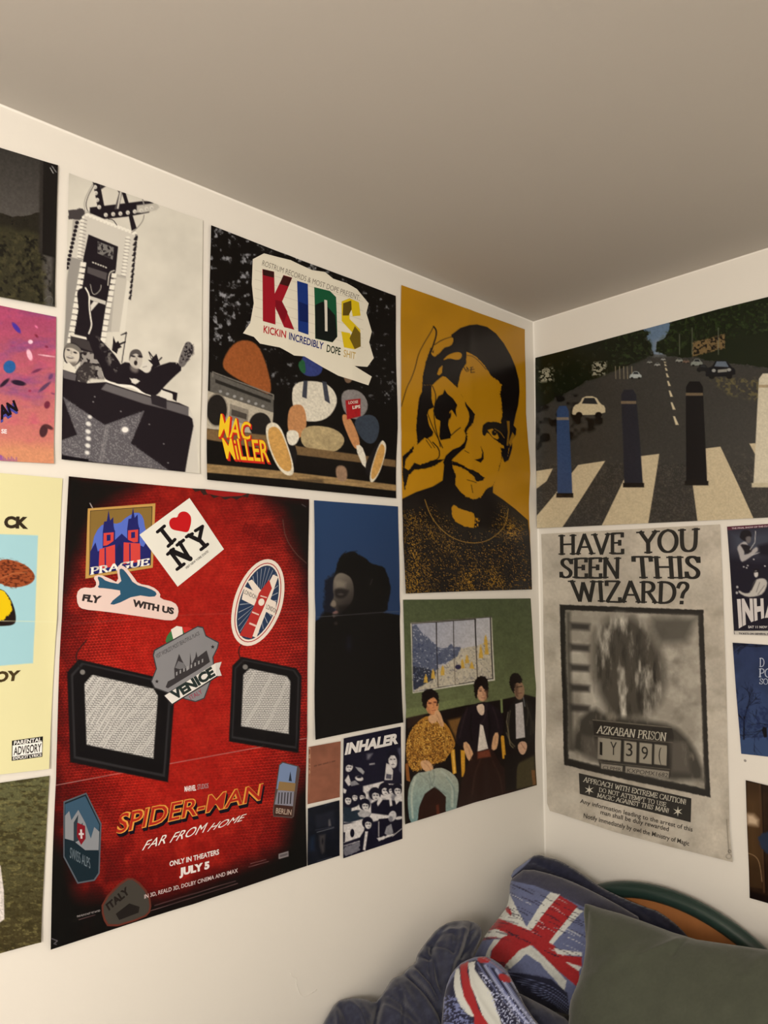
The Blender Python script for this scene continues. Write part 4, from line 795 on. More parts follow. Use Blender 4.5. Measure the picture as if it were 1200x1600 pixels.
# Prague
p.add('prague_sticker', [(212, 153), (508, 130), (495, 410), (200, 458)], (190, 148, 80)); p.add('prague_sticker', [(222, 162), (495, 143), (486, 400), (216, 444)], (40, 28, 34)); p.add('prague_sticker', [(224, 164), (492, 146), (483, 398), (218, 440)], (132, 104, 52))
p.add('prague_sticker', [(232, 290), (262, 230), (300, 215), (350, 220), (380, 190), (430, 165), (455, 190), (462, 240), (486, 300), (483, 396), (218, 438)], (86, 108, 196), sm=1)
for x, y in ((303, 160), (410, 148)):
    p.add('prague_sticker', [(x, y), (x+7, y+45), (x+20, y+30), (x+22, y+70), (x+26, y+90), (x-26, y+95), (x-20, y+50), (x-8, y+48)], (34, 36, 100))
    p.add('prague_sticker', [(x-26, y+92), (x+28, y+88), (x+26, y+240), (x-28, y+245)], (34, 36, 100)); p.add('prague_sticker', [(x-22, y+100), (x+22, y+96), (x+20, y+150), (x-24, y+155)], (206, 68, 62)); p.add('prague_sticker', [(x-9, y+108), (x+8, y+106), (x+8, y+132), (x-9, y+134)], (34, 36, 100))
p.add('prague_sticker', [(222, 340), (245, 300), (255, 340), (330, 290), (360, 262), (390, 290), (455, 320), (470, 290), (486, 340), (483, 398), (218, 440)], (34, 36, 100))
p.add('prague_sticker', [(262, 330), (330, 310), (330, 405), (258, 415)], (206, 68, 62)); p.add('prague_sticker', [(368, 300), (440, 305), (440, 385), (366, 395)], (206, 68, 62)); p.add('prague_sticker', [(284, 325), (290, 323), (290, 410), (284, 412)], (34, 36, 100)); p.add('prague_sticker', [(392, 305), (398, 305), (398, 390), (392, 390)], (34, 36, 100)); p.add('prague_sticker', [(334, 400), (334, 330), (348, 306), (362, 328), (362, 396)], (30, 34, 84))
p.text('prague_sticker', 'PRAGUE', [(220, 441), (480, 398), (482, 370), (222, 410)], (240, 232, 222), font='serif', bold=.05, sp=1.05)
# I love NY
p.add('new_york_sticker', [(437, 267), (655, 107), (803, 330), (603, 493)], (228, 224, 212))
nyz = (120, 780, 5.4545); old = a.z; a.z = nyz
hp = [(940, 287), (880, 275), (800, 260), (778, 215), (785, 175), (815, 155), (850, 158), (858, 125), (890, 104), (930, 108), (962, 140), (968, 180), (960, 230)]
p.add('new_york_sticker', hp, (188, 26, 30), sm=2)
def fat(pts, w, c=(24, 20, 22)):
    q = a.t(pts)
    for A, B in zip(q[:-1], q[1:]):
        dd = (B-A)/np.hypot(*(B-A)); n = np.array([-dd[1], dd[0]])*w/2
        cap = [A+n*math.cos(t)-dd*w/2*math.sin(t) for t in np.linspace(0, math.pi, 8)]+[B-n*math.cos(t)+dd*w/2*math.sin(t) for t in np.linspace(0, math.pi, 8)]
        P_ = np.array(cap); p.items['new_york_sticker'].append((P_, tessellate_polygon([[Vector((x[0], x[1], 0)) for x in P_]]), c))
fat([(680, 280), (740, 230)], 5); fat([(712, 258), (800, 372)], 6.5); fat([(770, 402), (828, 344)], 5)
fat([(765, 470), (815, 425)], 5); fat([(790, 450), (880, 570)], 6); fat([(845, 598), (905, 552)], 5); fat([(800, 442), (955, 508)], 8); fat([(948, 505), (868, 372)], 6); fat([(845, 392), (900, 350)], 5)
fat([(925, 322), (975, 296)], 5); fat([(945, 310), (1030, 352)], 6.5); fat([(1055, 238), (1030, 352)], 6); fat([(1000, 270), (1060, 232)], 5); fat([(1030, 345), (1080, 400)], 6.5); fat([(1045, 430), (1102, 385)], 5)
p.text('new_york_sticker', 'VISIT NEW YORK STATE!', [(922, 598), (1112, 450), (1100, 434), (912, 582)], (60, 54, 54), bold=.01)
a.z = old
# fly with us
c1 = (226, 200, 190)
p.add('airline_sticker', [(165, 575), (160, 520), (185, 495), (235, 500), (250, 480), (232, 450), (262, 440), (300, 455), (345, 478), (335, 400), (372, 402), (410, 450), (430, 480), (490, 490), (528, 520), (525, 545), (590, 560), (608, 590), (600, 632), (570, 642), (480, 628), (280, 600), (190, 592)], c1, sm=1)
p.add('airline_sticker', [(250, 448), (270, 452), (290, 470), (360, 484), (345, 420), (360, 412), (385, 440), (412, 482), (480, 500), (515, 520), (500, 540), (420, 528), (330, 572), (300, 568), (370, 512), (290, 500), (250, 498), (262, 480)], (44, 84, 110), sm=1)
p.text('airline_sticker', 'FLY', [(184, 552), (262, 565), (272, 534), (190, 526)], (52, 44, 44), bold=.06)
p.text('airline_sticker', 'WITH US', [(403, 576), (585, 612), (588, 586), (408, 548)], (52, 44, 44), bold=.06)
# London oval
def oval(part, c, rx, ry, ang, colr, n=40):
    q = [(c[0]+rx*math.cos(t)*math.cos(ang)-ry*math.sin(t)*math.sin(ang), c[1]+rx*math.cos(t)*math.sin(ang)+ry*math.sin(t)*math.cos(ang)) for t in np.linspace(0, 2*math.pi, n, endpoint=False)]
    p.add(part, q, colr)
an = .32; oc = (952, 562)
oval('london_sticker', oc, 104, 196, an, (232, 218, 204)); oval('london_sticker', oc, 90, 180, an, (170, 44, 44)); oval('london_sticker', oc, 86, 176, an, (232, 218, 204)); oval('london_sticker', oc, 80, 168, an, (40, 56, 84))
for k in range(28):
    t = k/28*2*math.pi
    if True: p.add('london_sticker', [oc, (oc[0]+75*math.cos(t)*math.cos(an)-160*math.sin(t)*math.sin(an), oc[1]+75*math.cos(t)*math.sin(an)+160*math.sin(t)*math.cos(an)), (oc[0]+75*math.cos(t+.03)*math.cos(an)-160*math.sin(t+.03)*math.sin(an), oc[1]+75*math.cos(t+.03)*math.sin(an)+160*math.sin(t+.03)*math.cos(an))], (150, 156, 166))
p.add('london_sticker', [(892, 492), (1030, 560), (1024, 622), (880, 548)], (232, 218, 204)); p.add('london_sticker', [(1018, 440), (1040, 450), (945, 715), (880, 690)], (232, 218, 204)); p.add('london_sticker', [(905, 470), (925, 462), (990, 540), (960, 560)], (232, 218, 204))
p.add('london_sticker', [(1000, 462), (1012, 500), (985, 560), (958, 622), (925, 718), (872, 705), (905, 640), (940, 560), (955, 520)], (176, 48, 44)); oval('london_sticker', (965, 560), 13, 16, an, (232, 218, 204))
for q in ([(915, 648), (945, 660), (942, 668), (912, 655)], [(925, 600), (955, 612), (953, 618), (923, 606)], [(962, 530), (990, 538), (989, 543), (960, 535)]): p.add('london_sticker', q, (226, 190, 176))
p.text('london_sticker', 'LONDON', [(888, 522), (944, 550), (946, 530), (890, 502)], (60, 56, 60), bold=.0)
p.text('london_sticker', 'LONDON', [(984, 588), (1030, 610), (1033, 590), (988, 566)], (60, 56, 60), bold=.0)
# Venice badge
p.add('venice_sticker', [(548, 740), (560, 700), (600, 665), (660, 672), (700, 700), (600, 760)], (60, 110, 64), sm=1); p.add('venice_sticker', [(575, 680), (600, 664), (624, 668), (630, 720), (590, 740)], (226, 216, 206)); p.add('venice_sticker', [(624, 668), (650, 668), (700, 690), (640, 712)], (190, 44, 40))
p.add('venice_sticker', [(495, 790), (500, 768), (690, 664), (715, 668), (728, 705), (785, 735), (780, 760), (760, 800), (765, 860), (720, 980), (680, 995), (640, 985), (500, 935), (485, 905), (508, 850)], (60, 58, 60)); p.add('venice_sticker', [(500, 792), (505, 772), (690, 669), (712, 673), (725, 709), (780, 738), (775, 760), (755, 800), (760, 860), (716, 976), (680, 990), (640, 980), (504, 931), (490, 905), (513, 850)], (132, 130, 132))
def _ven():
    q = 'venice_sticker'; c = (56, 52, 54)
    p.add(q, [(550, 930), (560, 905), (590, 890), (588, 850), (600, 815), (610, 785), (622, 812), (638, 840), (642, 860), (655, 850), (658, 780), (664, 830), (680, 800), (684, 775), (690, 800), (730, 770), (745, 820), (700, 850), (560, 935)], c)
    for k in range(8): p.add(q, [(596+k*16, 880-k*8), (602+k*16, 877-k*8), (602+k*16, 862-k*8), (596+k*16, 865-k*8)], (150, 148, 148))
    p.add(q, [(592, 846), (606, 816), (630, 826), (638, 846), (612, 852)], (112, 110, 112))
_ven()
p.add('venice_sticker', [(540, 965), (785, 820), (790, 878), (575, 1010)], (50, 46, 48)); p.add('venice_sticker', [(545, 967), (768, 826), (775, 880), (578, 1002)], (226, 220, 212)); p.add('venice_sticker', [(768, 826), (795, 820), (785, 850), (795, 880), (776, 882)], (210, 204, 198))
p.text('venice_sticker', 'VENICE', [(588, 985), (768, 876), (750, 840), (565, 952)], (36, 46, 44), bold=.06)
p.text('venice_sticker', 'ITALY', [(660, 985), (712, 955), (702, 938), (650, 968)], (150, 60, 80), bold=.01)
p.text('venice_sticker', "VISIT WORLD'S MOST BEAUTIFUL PLACE", [(512, 806), (700, 702), (695, 686), (505, 788)], (56, 52, 54), bold=.0)
for x, y in ((512, 905), (757, 755)):
    p.add('venice_sticker', [(x+(10 if k % 2 == 0 else 4)*math.sin(k*math.pi/5), y-(10 if k % 2 == 0 else 4)*math.cos(k*math.pi/5)) for k in range(10)], (40, 36, 38))

p.text('embossed_lettering', 'BERLIN', [(882, 252), (1000, 318), (1008, 280), (898, 212)], (112, 18, 16), bold=.02)
q = [(665, 65), (680, 80), (700, 75), (715, 95), (740, 90), (760, 108), (785, 100), (810, 115), (835, 105), (860, 115), (885, 100), (908, 105), (915, 88), (720, 68)]
p.add('top_badge', q, (52, 34, 30)); p.add('top_badge', [(722, 70), (905, 88), (880, 98), (800, 102), (730, 88)], (150, 30, 28))
a.line([(1063, 200), (1075, 280), (1120, 350), (1165, 390)], 1, (96, 72, 62), sm=1)
a.Z(60, 1080, 2.79)
# lower stickers
p.add('alps_sticker', [(105, 478), (205, 440), (272, 575), (262, 790), (240, 822), (165, 835), (105, 720)], (84, 90, 98)); p.add('alps_sticker', [(110, 483), (203, 447), (266, 578), (256, 788), (236, 816), (168, 828), (110, 716)], (26, 38, 46)); p.add('alps_sticker', [(112, 490), (200, 455), (262, 580), (255, 660), (115, 640)], (56, 82, 102))
p.add('alps_sticker', [(112, 540), (130, 520), (140, 560), (170, 515), (200, 570), (225, 640), (240, 590), (262, 610), (258, 700), (200, 690), (112, 640)], (132, 134, 138)); p.add('alps_sticker', [(150, 570), (170, 535), (165, 600), (190, 570), (185, 640), (150, 660)], (44, 54, 62)); p.add('alps_sticker', [(112, 640), (150, 650), (200, 690), (258, 690), (254, 788), (236, 814), (170, 826), (112, 716)], (24, 38, 46))
p.add('alps_sticker', [(165, 570), (200, 585), (202, 640), (182, 668), (164, 630)], (120, 24, 34)); p.add('alps_sticker', [(178, 600), (186, 600), (188, 640), (180, 640)], (200, 190, 190)); p.add('alps_sticker', [(172, 616), (194, 616), (194, 624), (172, 624)], (200, 190, 190))
p.text('alps_sticker', 'SWISS ALPS', [(132, 722), (222, 770), (220, 722), (135, 674)], (104, 116, 124), bold=.0)
p.add('berlin_sticker', [(1045, 318), (1060, 306), (1130, 325), (1138, 340), (1110, 545), (1100, 552), (1020, 545), (1018, 520)], (84, 70, 66)); p.add('berlin_sticker', [(1048, 322), (1062, 311), (1124, 328), (1112, 430), (1035, 425)], (116, 134, 168)); p.add('berlin_sticker', [(1046, 392), (1118, 400), (1114, 436), (1040, 430)], (140, 112, 74)); p.add('berlin_sticker', [(1040, 430), (1112, 436), (1106, 500), (1026, 492)], (132, 130, 142)); p.add('berlin_sticker', [(1026, 492), (1106, 500), (1102, 546), (1022, 540)], (66, 40, 34)); p.add('berlin_sticker', [(1088, 390), (1095, 348), (1102, 392)], (40, 48, 60))
for k in range(5): p.add('berlin_sticker', [(1044+k*13, 440), (1049+k*13, 440), (1045+k*13, 490), (1040+k*13, 490)], (52, 48, 52))
p.text('berlin_sticker', 'BERLIN', [(1030, 530), (1098, 538), (1101, 514), (1033, 506)], (170, 148, 132), bold=.02)
p.add('italy_sticker', [(268, 910), (370, 810), (420, 812), (480, 880), (488, 950), (455, 985), (300, 1030), (270, 980)], (96, 48, 38), sm=1); p.add('italy_sticker', [(276, 915), (375, 818), (416, 820), (472, 885), (480, 948), (450, 978), (305, 1020), (278, 975)], (66, 62, 56), sm=1)
p.text('italy_sticker', 'ITALY', [(300, 950), (395, 872), (378, 846), (285, 925)], (34, 28, 26), bold=.05); p.add('italy_sticker', [(330, 965), (390, 920), (435, 935), (430, 960), (345, 992)], (34, 30, 28))
# titles
p.text('studio_lettering', 'MARVEL', [(634, 436), (683, 430), (683, 406), (634, 413)], (230, 214, 210), bold=.03)
p.text('studio_lettering', 'STUDIOS', [(689, 427), (737, 420), (737, 398), (689, 404)], (176, 150, 150), bold=.0)
T1 = [[(334, 618), (965, 470), (978, 398), (352, 530)]]
for dx, dy, c, b in ((6, 14, (16, 10, 22), .04), (3, 8, (20, 12, 30), .04), (0, 0, (222, 152, 66), .04), (0, 0, (170, 40, 28), .004)):
    p.text('title_lettering', 'SPIDER-MAN', [(x+dx, y+dy) for x, y in T1[0]], c, bold=b)
for w_, q in (('FAR', [(447, 692), (548, 660), (556, 618), (462, 650)]), ('FROM', [(566, 658), (712, 612), (718, 572), (578, 616)]), ('HOME', [(728, 610), (880, 562), (888, 534), (744, 574)])):
    p.text('subtitle_lettering', w_, q, (232, 224, 216), bold=.0, shear=.12)
p.text('release_lettering', 'ONLY IN THEATERS', [(566, 760), (780, 706), (780, 684), (566, 738)], (226, 214, 208), bold=.03)
p.text('release_lettering', 'JULY 5', [(608, 800), (738, 766), (738, 736), (608, 768)], (230, 218, 212), bold=.06)
p.text('small_print', 'IN 3D, REALD 3D, DOLBY CINEMA AND IMAX', [(456, 900), (860, 784), (860, 766), (456, 882)], (206, 186, 182), bold=.01)
p.text('small_print', 'THIS FILM IS NOT YET RATED', [(160, 980), (262, 954), (262, 946), (160, 972)], (176, 166, 164), bold=.0)
for q in ([(305, 948), (420, 910)], [(455, 962), (860, 832)], [(500, 930), (850, 822)], [(908, 762), (995, 738)], [(916, 748), (985, 730)], [(170, 990), (240, 970)]): a.line(q, .7, (168, 130, 128), a=.7, f=.5)
a.poly([(1040, 706), (1083, 694), (1083, 716), (1040, 728)], (140, 132, 132)).poly([(1044, 710), (1080, 700), (1080, 712), (1044, 722)], (60, 54, 56), a=.6)
a.line([(50, 1070), (75, 1080), (60, 1092), (70, 1095)], 1, (130, 126, 130)); a.Z(60, 740, 2.79); a.line([(222, 130), (234, 152)], 1.4, (190, 180, 176)); a.line([(1145, 135), (1160, 145)], 1, (110, 104, 104))
p.build('travel_sticker_poster', 'very large red woven-texture poster with printed travel stickers, largest on the left wall')

# ===== right wall: wide street poster (plain stand-in)
p = Poster('R', [(838.4, 559.7), (1120.8, 484.3), (1200, 464.7), (1330, 432)], [(1330, 432), (1330, 803)], [(842, 825.7), (1200, 809), (1330, 803)], [(838.4, 559.7), (837.4, 703), (842, 825.7)], (40, 38, 35), 'gloss', seed=37, amp=.0014, curl=.008)
a = p.art; a.Z(820, 440, 3.158)
a.C[:] = grad((1000, 600), (50, 49, 46), (1000, 800), (54, 51, 47))(a.P)
a.speck([(50, 350), (1700, -50), (1700, 1250), (50, 1250)], (78, 74, 68), 1.6, .55, 3, soft=.12, f=.6, a=.6)
a.poly([(560, 180), (800, 120), (720, 360), (640, 360)], (96, 116, 140)).poly([(640, 300), (740, 250), (720, 370), (640, 370)], (140, 146, 152), f=5, a=.6)
a.poly([(50, 370), (480, 250), (600, 235), (612, 262), (590, 280), (630, 320), (625, 365), (560, 400), (450, 450), (300, 500), (50, 640)], (24, 28, 17), jit=5, js=7).speck([(380, 260), (620, 240), (630, 360), (430, 440)], (46, 58, 32), 4, .5, 5, soft=.3, o=5).speck([(50, 420), (400, 300), (400, 480), (50, 640)], (38, 40, 28), 6, .52, 15, soft=.3, o=5)
a.poly([(650, 340), (660, 300), (700, 270), (720, 200), (740, 180), (1200, 50), (1700, -60), (1700, 400), (1250, 430), (850, 380), (700, 370)], (26, 32, 18), jit=4, js=7).speck([(650, 330), (720, 200), (1000, 120), (1230, 100), (1230, 250), (850, 300), (700, 360)], (50, 64, 32), 4, .52, 25, soft=.3, o=5)
a.poly([(830, 300), (990, 260), (990, 330), (830, 370)], (112, 92, 60), f=1, jit=2).speck([(830, 300), (990, 260), (990, 330), (830, 370)], (34, 28, 20), 3, .5, 6)
a.poly([(50, 640), (300, 500), (600, 380), (720, 372), (850, 390), (1250, 440), (1700, 520), (1700, 900), (50, 900)], (58, 56, 52), f=1, jit=1, a=.85).speck([(900, 470), (1200, 480), (1200, 600), (1000, 560)], (92, 84, 58), 4, .5, 8, soft=.2)
a.speck([(60, 560), (260, 560), (420, 700), (60, 860)], (20, 19, 18), 12, .45, 18, soft=.2)
for x in (765, 828, 958): a.line([(x, 230 if x > 800 else 260), (x, 360)], .9, (110, 112, 96))
for x, y in [(110, 460), (370, 430)]: a.speck([(x-35, y-30), (x+35, y-35), (x+35, y+30), (x-35, y+40)], (150, 146, 126), 2.4, .5, 4, f=2)
for x in (450, 470, 490, 508, 530): a.line([(x, 420), (x+2, 480)], 1, (150, 138, 114))
# centre line, cars parked along the road
for k in range(9):
    t0 = (k/9)**2.2; t1 = ((k+.55)/9)**2.2
    a.poly([(688+60*t0, 395+350*t0), (694+64*t0, 395+350*t0), (698+72*t1, 395+350*t1), (688+66*t1, 395+350*t1)], (204, 190, 158))
def car(x, y, w_, c, g=(40, 42, 44)):
    h_ = w_*.42
    a.poly([(x, y), (x+w_*.06, y-h_*.55), (x+w_*.24, y-h_*.7), (x+w_*.34, y-h_*1.2), (x+w_*.72, y-h_*1.2), (x+w_*.86, y-h_*.65), (x+w_, y-h_*.5), (x+w_, y+h_*.1), (x+w_*.05, y+h_*.15)], c, f=.5, sm=1)
    a.poly([(x+w_*.3, y-h_*.68), (x+w_*.38, y-h_*1.08), (x+w_*.68, y-h_*1.08), (x+w_*.78, y-h_*.64)], g, f=.5); a.ell((x+w_*.22, y+h_*.12), w_*.1, h_*.2, (20, 18, 18)); a.ell((x+w_*.8, y+h_*.12), w_*.1, h_*.2, (20, 18, 18))
car(235, 650, 165, (196, 182, 150)); car(518, 474, 60, (166, 172, 170)); car(640, 415, 30, (150, 150, 144)); car(604, 402, 26, (130, 130, 124)); car(820, 412, 60, (128, 132, 124)); car(745, 395, 36, (140, 140, 132)); car(780, 400, 34, (110, 90, 76)); car(672, 388, 24, (150, 150, 144)); car(850, 440, 60, (26, 26, 28)); car(893, 462, 148, (22, 22, 26), (96, 106, 118)); a.ell((935, 440), 10, 8, (150, 150, 144)).ell((1010, 436), 10, 8, (150, 150, 144)).poly([(955, 436), (1000, 432), (1000, 446), (955, 450)], (140, 138, 128))
# pale painted bands across the foreground
B_ = (196, 180, 148)
for q in ([(60, 935), (140, 922), (110, 985), (60, 1025)], [(265, 905), (400, 885), (190, 1215), (60, 1218), (60, 1165)], [(545, 865), (665, 850), (615, 1195), (385, 1205)], [(805, 835), (968, 815), (1135, 1170), (858, 1185)], [(1110, 800), (1200, 795), (1400, 1100), (1300, 1150)]): a.poly(q, B_, f=.5)
a.speck([(60, 880), (1700, 760), (1700, 1250), (60, 1250)], (150, 136, 110), 5, .6, 28, soft=.2, a=.12)
# plain upright shapes (bollards) standing for the middle ground
for x0, y0, x1, y1, w0, c in [(190, 640, 200, 1050, 60, (50, 70, 106)), (515, 560, 540, 1000, 74, (38, 38, 46)), (840, 520, 850, 990, 84, (18, 16, 18)), (1205, 480, 1190, 1000, 96, (204, 194, 170))]:
    a.poly([(x0-w0*.5, y0), (x0-w0*.3, y0-26), (x0+w0*.3, y0-26), (x0+w0*.5, y0), (x1+w0*.62, y1), (x1-w0*.62, y1)], c, f=.6); a.poly([(x0-w0*.5, y0+30), (x0+w0*.5, y0+30), (x0+w0*.51, y0+44), (x0-w0*.51, y0+44)], (150, 128, 96), f=.5, a=.7); a.poly([(x1-w0*.7, y1-6), (x1+w0*.7, y1-6), (x1+w0*.7, y1+16), (x1-w0*.7, y1+16)], (26, 22, 20) if c[0] < 150 else (190, 178, 150), f=.7)
a.tex(.08, 2.2, 3)
p.build('street_poster', 'wide poster of a tree-lined street with parked cars, top of the right wall')

# ===== right wall: grey notice
p = Poster('R', [(846.6, 834.5), (1126.5, 819.5)], [(1126.5, 819.5), (1134, 1010), (1138.5, 1190), (1141.5, 1292), (1147.5, 1345.4)], [(857.4, 1254), (862, 1266), (875, 1270), (960, 1298), (1050, 1322), (1147.5, 1345.4)], [(846.6, 834.5), (850.5, 968), (854.5, 1130), (853.5, 1160), (857.4, 1254)], (186, 176, 160), 'vinyl', seed=41, amp=.0018, lift=.006, curl=.005)
a = p.art; a.Z(840, 800, 3.333)
a.tex(.14, 40, 3, o=4); a.tex(.05, 3, 7)
a.speck([(0, 0), (1000, 0), (1100, 1900), (0, 1600)], (148, 138, 122), 34, .5, 4, soft=.25, a=.6, o=4)
a.speck([(0, 0), (1000, 0), (1100, 1900), (0, 1600)], (200, 192, 176), 26, .55, 14, soft=.25, a=.5, o=4)
K = (40, 37, 33)
a.poly([(117, 482), (866, 510), (886, 1100), (903, 1485), (500, 1400), (140, 1315), (130, 900)], K, f=.7, jit=.8, js=4).poly([(145, 510), (838, 540), (855, 1000), (872, 1440), (500, 1360), (165, 1282), (158, 900)], (150, 142, 128), f=1, jit=1, js=4)
# blurred wall, dark bricks and a plain dark drape instead of a figure
inner = [(145, 510), (838, 540), (855, 1000), (872, 1440), (500, 1360), (165, 1282), (158, 900)]
a.speck(inner, (208, 200, 184), 30, .38, 5, soft=.4, a=.8, o=5); a.speck(inner, (96, 90, 80), 22, .56, 9, soft=.4, a=.6, o=5)
a.poly([(600, 545), (838, 545), (780, 680), (640, 690), (590, 600)], (74, 70, 62), f=9, a=.85).poly([(150, 520), (172, 520), (190, 1240), (160, 1240)], (70, 66, 58), f=3, a=.8)
for y in (575, 685, 790, 895, 1000): a.poly([(170, y), (275, y+8), (272, y+42), (176, y+36)], (52, 48, 44), f=3, a=.9)
a.poly([(290, 660), (330, 580), (420, 530), (520, 550), (620, 660), (680, 850), (640, 1000), (560, 1080), (380, 1080), (300, 900)], (70, 65, 57), f=10, a=.95, sm=2)
a.speck([(290, 660), (330, 580), (420, 530), (520, 550), (620, 660), (680, 850), (640, 1000), (560, 1080), (380, 1080), (300, 900)], (206, 198, 182), 13, .5, 21, soft=.3, sy=44, f=9, o=5); a.speck([(300, 660), (420, 560), (600, 660), (670, 850), (560, 1060), (380, 1060), (300, 900)], (40, 37, 32), 8, .5, 27, soft=.35, sy=34, f=9, o=5)
a.poly([(200, 1100), (290, 1010), (360, 1060), (640, 1090), (760, 1140), (860, 1300), (870, 1430), (180, 1280)], (64, 60, 53), f=5, sm=1).speck([(200, 1100), (290, 1010), (640, 1090), (860, 1300), (870, 1430), (180, 1280)], (128, 120, 106), 8, .52, 31, soft=.35, sy=20, f=6, o=5)
a.Z(840, 1100, 3.333)
a.poly([(290, 78), (700, 118), (712, 165), (700, 330), (690, 385), (330, 330), (300, 200)], (46, 42, 37), f=.8).line([(290, 82), (700, 122)], 1.4, (120, 112, 98)).line([(300, 165), (706, 200)], 1, (110, 102, 90))
for k, x in enumerate((318, 374, 455, 535, 612)): a.poly([(x, 172+k*9), (x+66, 180+k*9), (x+62, 292+k*7), (x-2, 284+k*7)], (150, 142, 126), f=.7).line([(x+68, 178+k*9), (x+66, 296+k*7)], 1.6, (30, 27, 24))
a.line([(330, 300), (690, 340)], 1.2, (100, 94, 82)).poly([(335, 308), (448, 322), (445, 350), (335, 335)], (142, 134, 120)).poly([(462, 322), (688, 350), (684, 384), (462, 356)], (142, 134, 120))
a.poly([(235, 160), (330, 180), (335, 300), (240, 290)], (110, 102, 92), f=4, a=.5).poly([(690, 190), (780, 200), (800, 360), (700, 350)], (110, 102, 92), f=4, a=.5)
LC = (206, 198, 180)
p.text('sign_lettering', 'AZKABAN PRISON', [(308, 150), (672, 192), (676, 150), (316, 112)], (188, 180, 162), font='serif', bold=.0)
for ch, x, y in (('1', 328, 262), ('Y', 383, 262), ('3', 465, 268), ('9', 545, 286), ('(', 634, 290)):
    p.text('sign_lettering', ch, [(x, y), (x+(34 if ch not in '1(' else 14), y+4), (x+(34 if ch not in '1(' else 14), y-68), (x, y-72)], (38, 34, 30), bold=.0)
p.text('sign_lettering', 'CLPMR', [(345, 336), (440, 348), (442, 330), (347, 318)], (60, 54, 48)); p.text('sign_lettering', 'KXPOMX1682', [(470, 354), (680, 380), (684, 358), (474, 332)], (60, 54, 48))
p.add('caution_panel', [(219, 358), (804, 490), (802, 614), (224, 466)], (44, 41, 37))
p.text('caution_panel', 'APPROACH WITH EXTREME CAUTION!', [(240, 402), (774, 522), (776, 496), (246, 378)], LC, font='serif', bold=-.03)
p.text('caution_panel', 'DO NOT ATTEMPT TO USE', [(324, 454), (672, 534), (674, 512), (326, 432)], LC, font='serif', bold=-.03)
p.text('caution_panel', 'MAGIC AGAINST THIS MAN!', [(314, 482), (684, 566), (688, 543), (318, 461)], LC, font='serif', bold=-.03)
for x, y in ((274, 446), (734, 558)): p.add('caution_panel', [(x+(27 if k % 2 == 0 else 7)*math.sin(k*math.pi/6), y-(27 if k % 2 == 0 else 7)*math.cos(k*math.pi/6)) for k in range(12)], LC)
T2 = (48, 42, 36)
p.text('body_lettering', 'Any information leading to the arrest of this', [(226, 512), (812, 662), (814, 638), (228, 490)], T2, bold=.012)
p.text('body_lettering', 'man shall be duly rewarded', [(334, 570), (688, 660), (690, 636), (336, 546)], T2, bold=.012)
p.text('body_lettering', 'Notify immediately by owl the Ministry of Magic', [(246, 588), (796, 734), (798, 710), (248, 564)], T2, bold=.012)
a.line([(990, 600), (1005, 770)], 1.2, (120, 112, 98), f=1).ell((1008, 762), 7, 7, (70, 64, 56), ring=.8).ell((1004, 788), 14, 12, (120, 112, 98), ring=.7)
p.art.Z(840, 800, 3.333)
for w_, q in (('HAVE', [(112, 222), (456, 216), (456, 110), (110, 122)]), ('YOU', [(520, 216), (848, 204), (850, 86), (516, 104)]), ('SEEN', [(116, 342), (438, 344), (440, 238), (116, 244)]), ('THIS', [(500, 344), (856, 346), (852, 232), (490, 234)]), ('WIZARD?', [(172, 462), (786, 478), (796, 366), (160, 358)])):
    p.text('title_lettering', w_, q, (40, 38, 34), font='serif', bold=.02)
p.build('notice_poster', 'tall grey parchment-style notice with large capital letters and a framed grey picture')

# ===== right wall: gig poster
p = Poster('R', [(1137, 823), (1200, 818.8), (1260, 814.5)], [(1260, 814.5), (1262, 996)], [(1148, 991), (1200, 992.8), (1262, 996)], [(1137, 823), (1148, 991)], (30, 27, 38), 'satin', seed=43, lift=.001, curl=.002)
a = p.art; a.Z(1120, 810, 8); W1 = (176, 172, 170)
a.poly([(138, 105), (1200, 30), (1200, 65), (140, 150)], (96, 24, 40)).poly([(145, 150), (1200, 80), (1200, 400), (500, 480), (170, 420)], (72, 76, 88), f=14, a=.8)
a.poly([(290, 230), (310, 160), (370, 138), (430, 160), (445, 230), (400, 240), (390, 290), (340, 280), (300, 250)], (30, 26, 30), f=1, sm=1).poly([(365, 230), (430, 220), (430, 290), (400, 320), (370, 290)], (104, 98, 98), f=1, sm=1)
a.poly([(255, 370), (290, 320), (360, 280), (400, 340), (350, 400), (345, 470), (440, 400), (500, 350), (530, 390), (470, 450), (330, 548), (300, 530), (280, 440)], (168, 162, 160), f=1, sm=1).poly([(290, 320), (400, 330), (460, 400), (370, 460), (330, 380)], (34, 30, 34), f=1, sm=1).line([(490, 160), (480, 300), (420, 390)], 1, (196, 192, 190)).line([(440, 460), (540, 425)], 1.2, (190, 186, 184)).poly([(520, 340), (640, 310), (1200, 300), (1200, 520), (540, 460)], (30, 27, 36), f=3)
for x, y in ((465, 512), (390, 590), (376, 618), (605, 596), (340, 606)): a.ell((x, y), 10, 9, (190, 186, 186), f=.5)
a.ell((500, 680), 42, 54, (28, 24, 30)).ell((495, 695), 26, 42, (200, 194, 188)).poly([(460, 670), (540, 650), (530, 670), (480, 678)], (30, 26, 30))
a.poly([(430, 900), (480, 770), (560, 745), (620, 760), (640, 820), (590, 940), (500, 975), (380, 985), (275, 930), (280, 895), (340, 935), (410, 935)], (186, 180, 172), f=1, sm=1).poly([(470, 800), (500, 770), (440, 900), (420, 900)], (40, 36, 40)).ell((260, 858), 14, 16, W1).ell((255, 930), 14, 16, W1).line([(540, 800), (500, 920)], .8, (90, 86, 86)).line([(600, 840), (520, 950)], .8, (90, 86, 86))
a.poly([(225, 1405), (1200, 1400), (1200, 1470), (232, 1452)], (196, 190, 180))
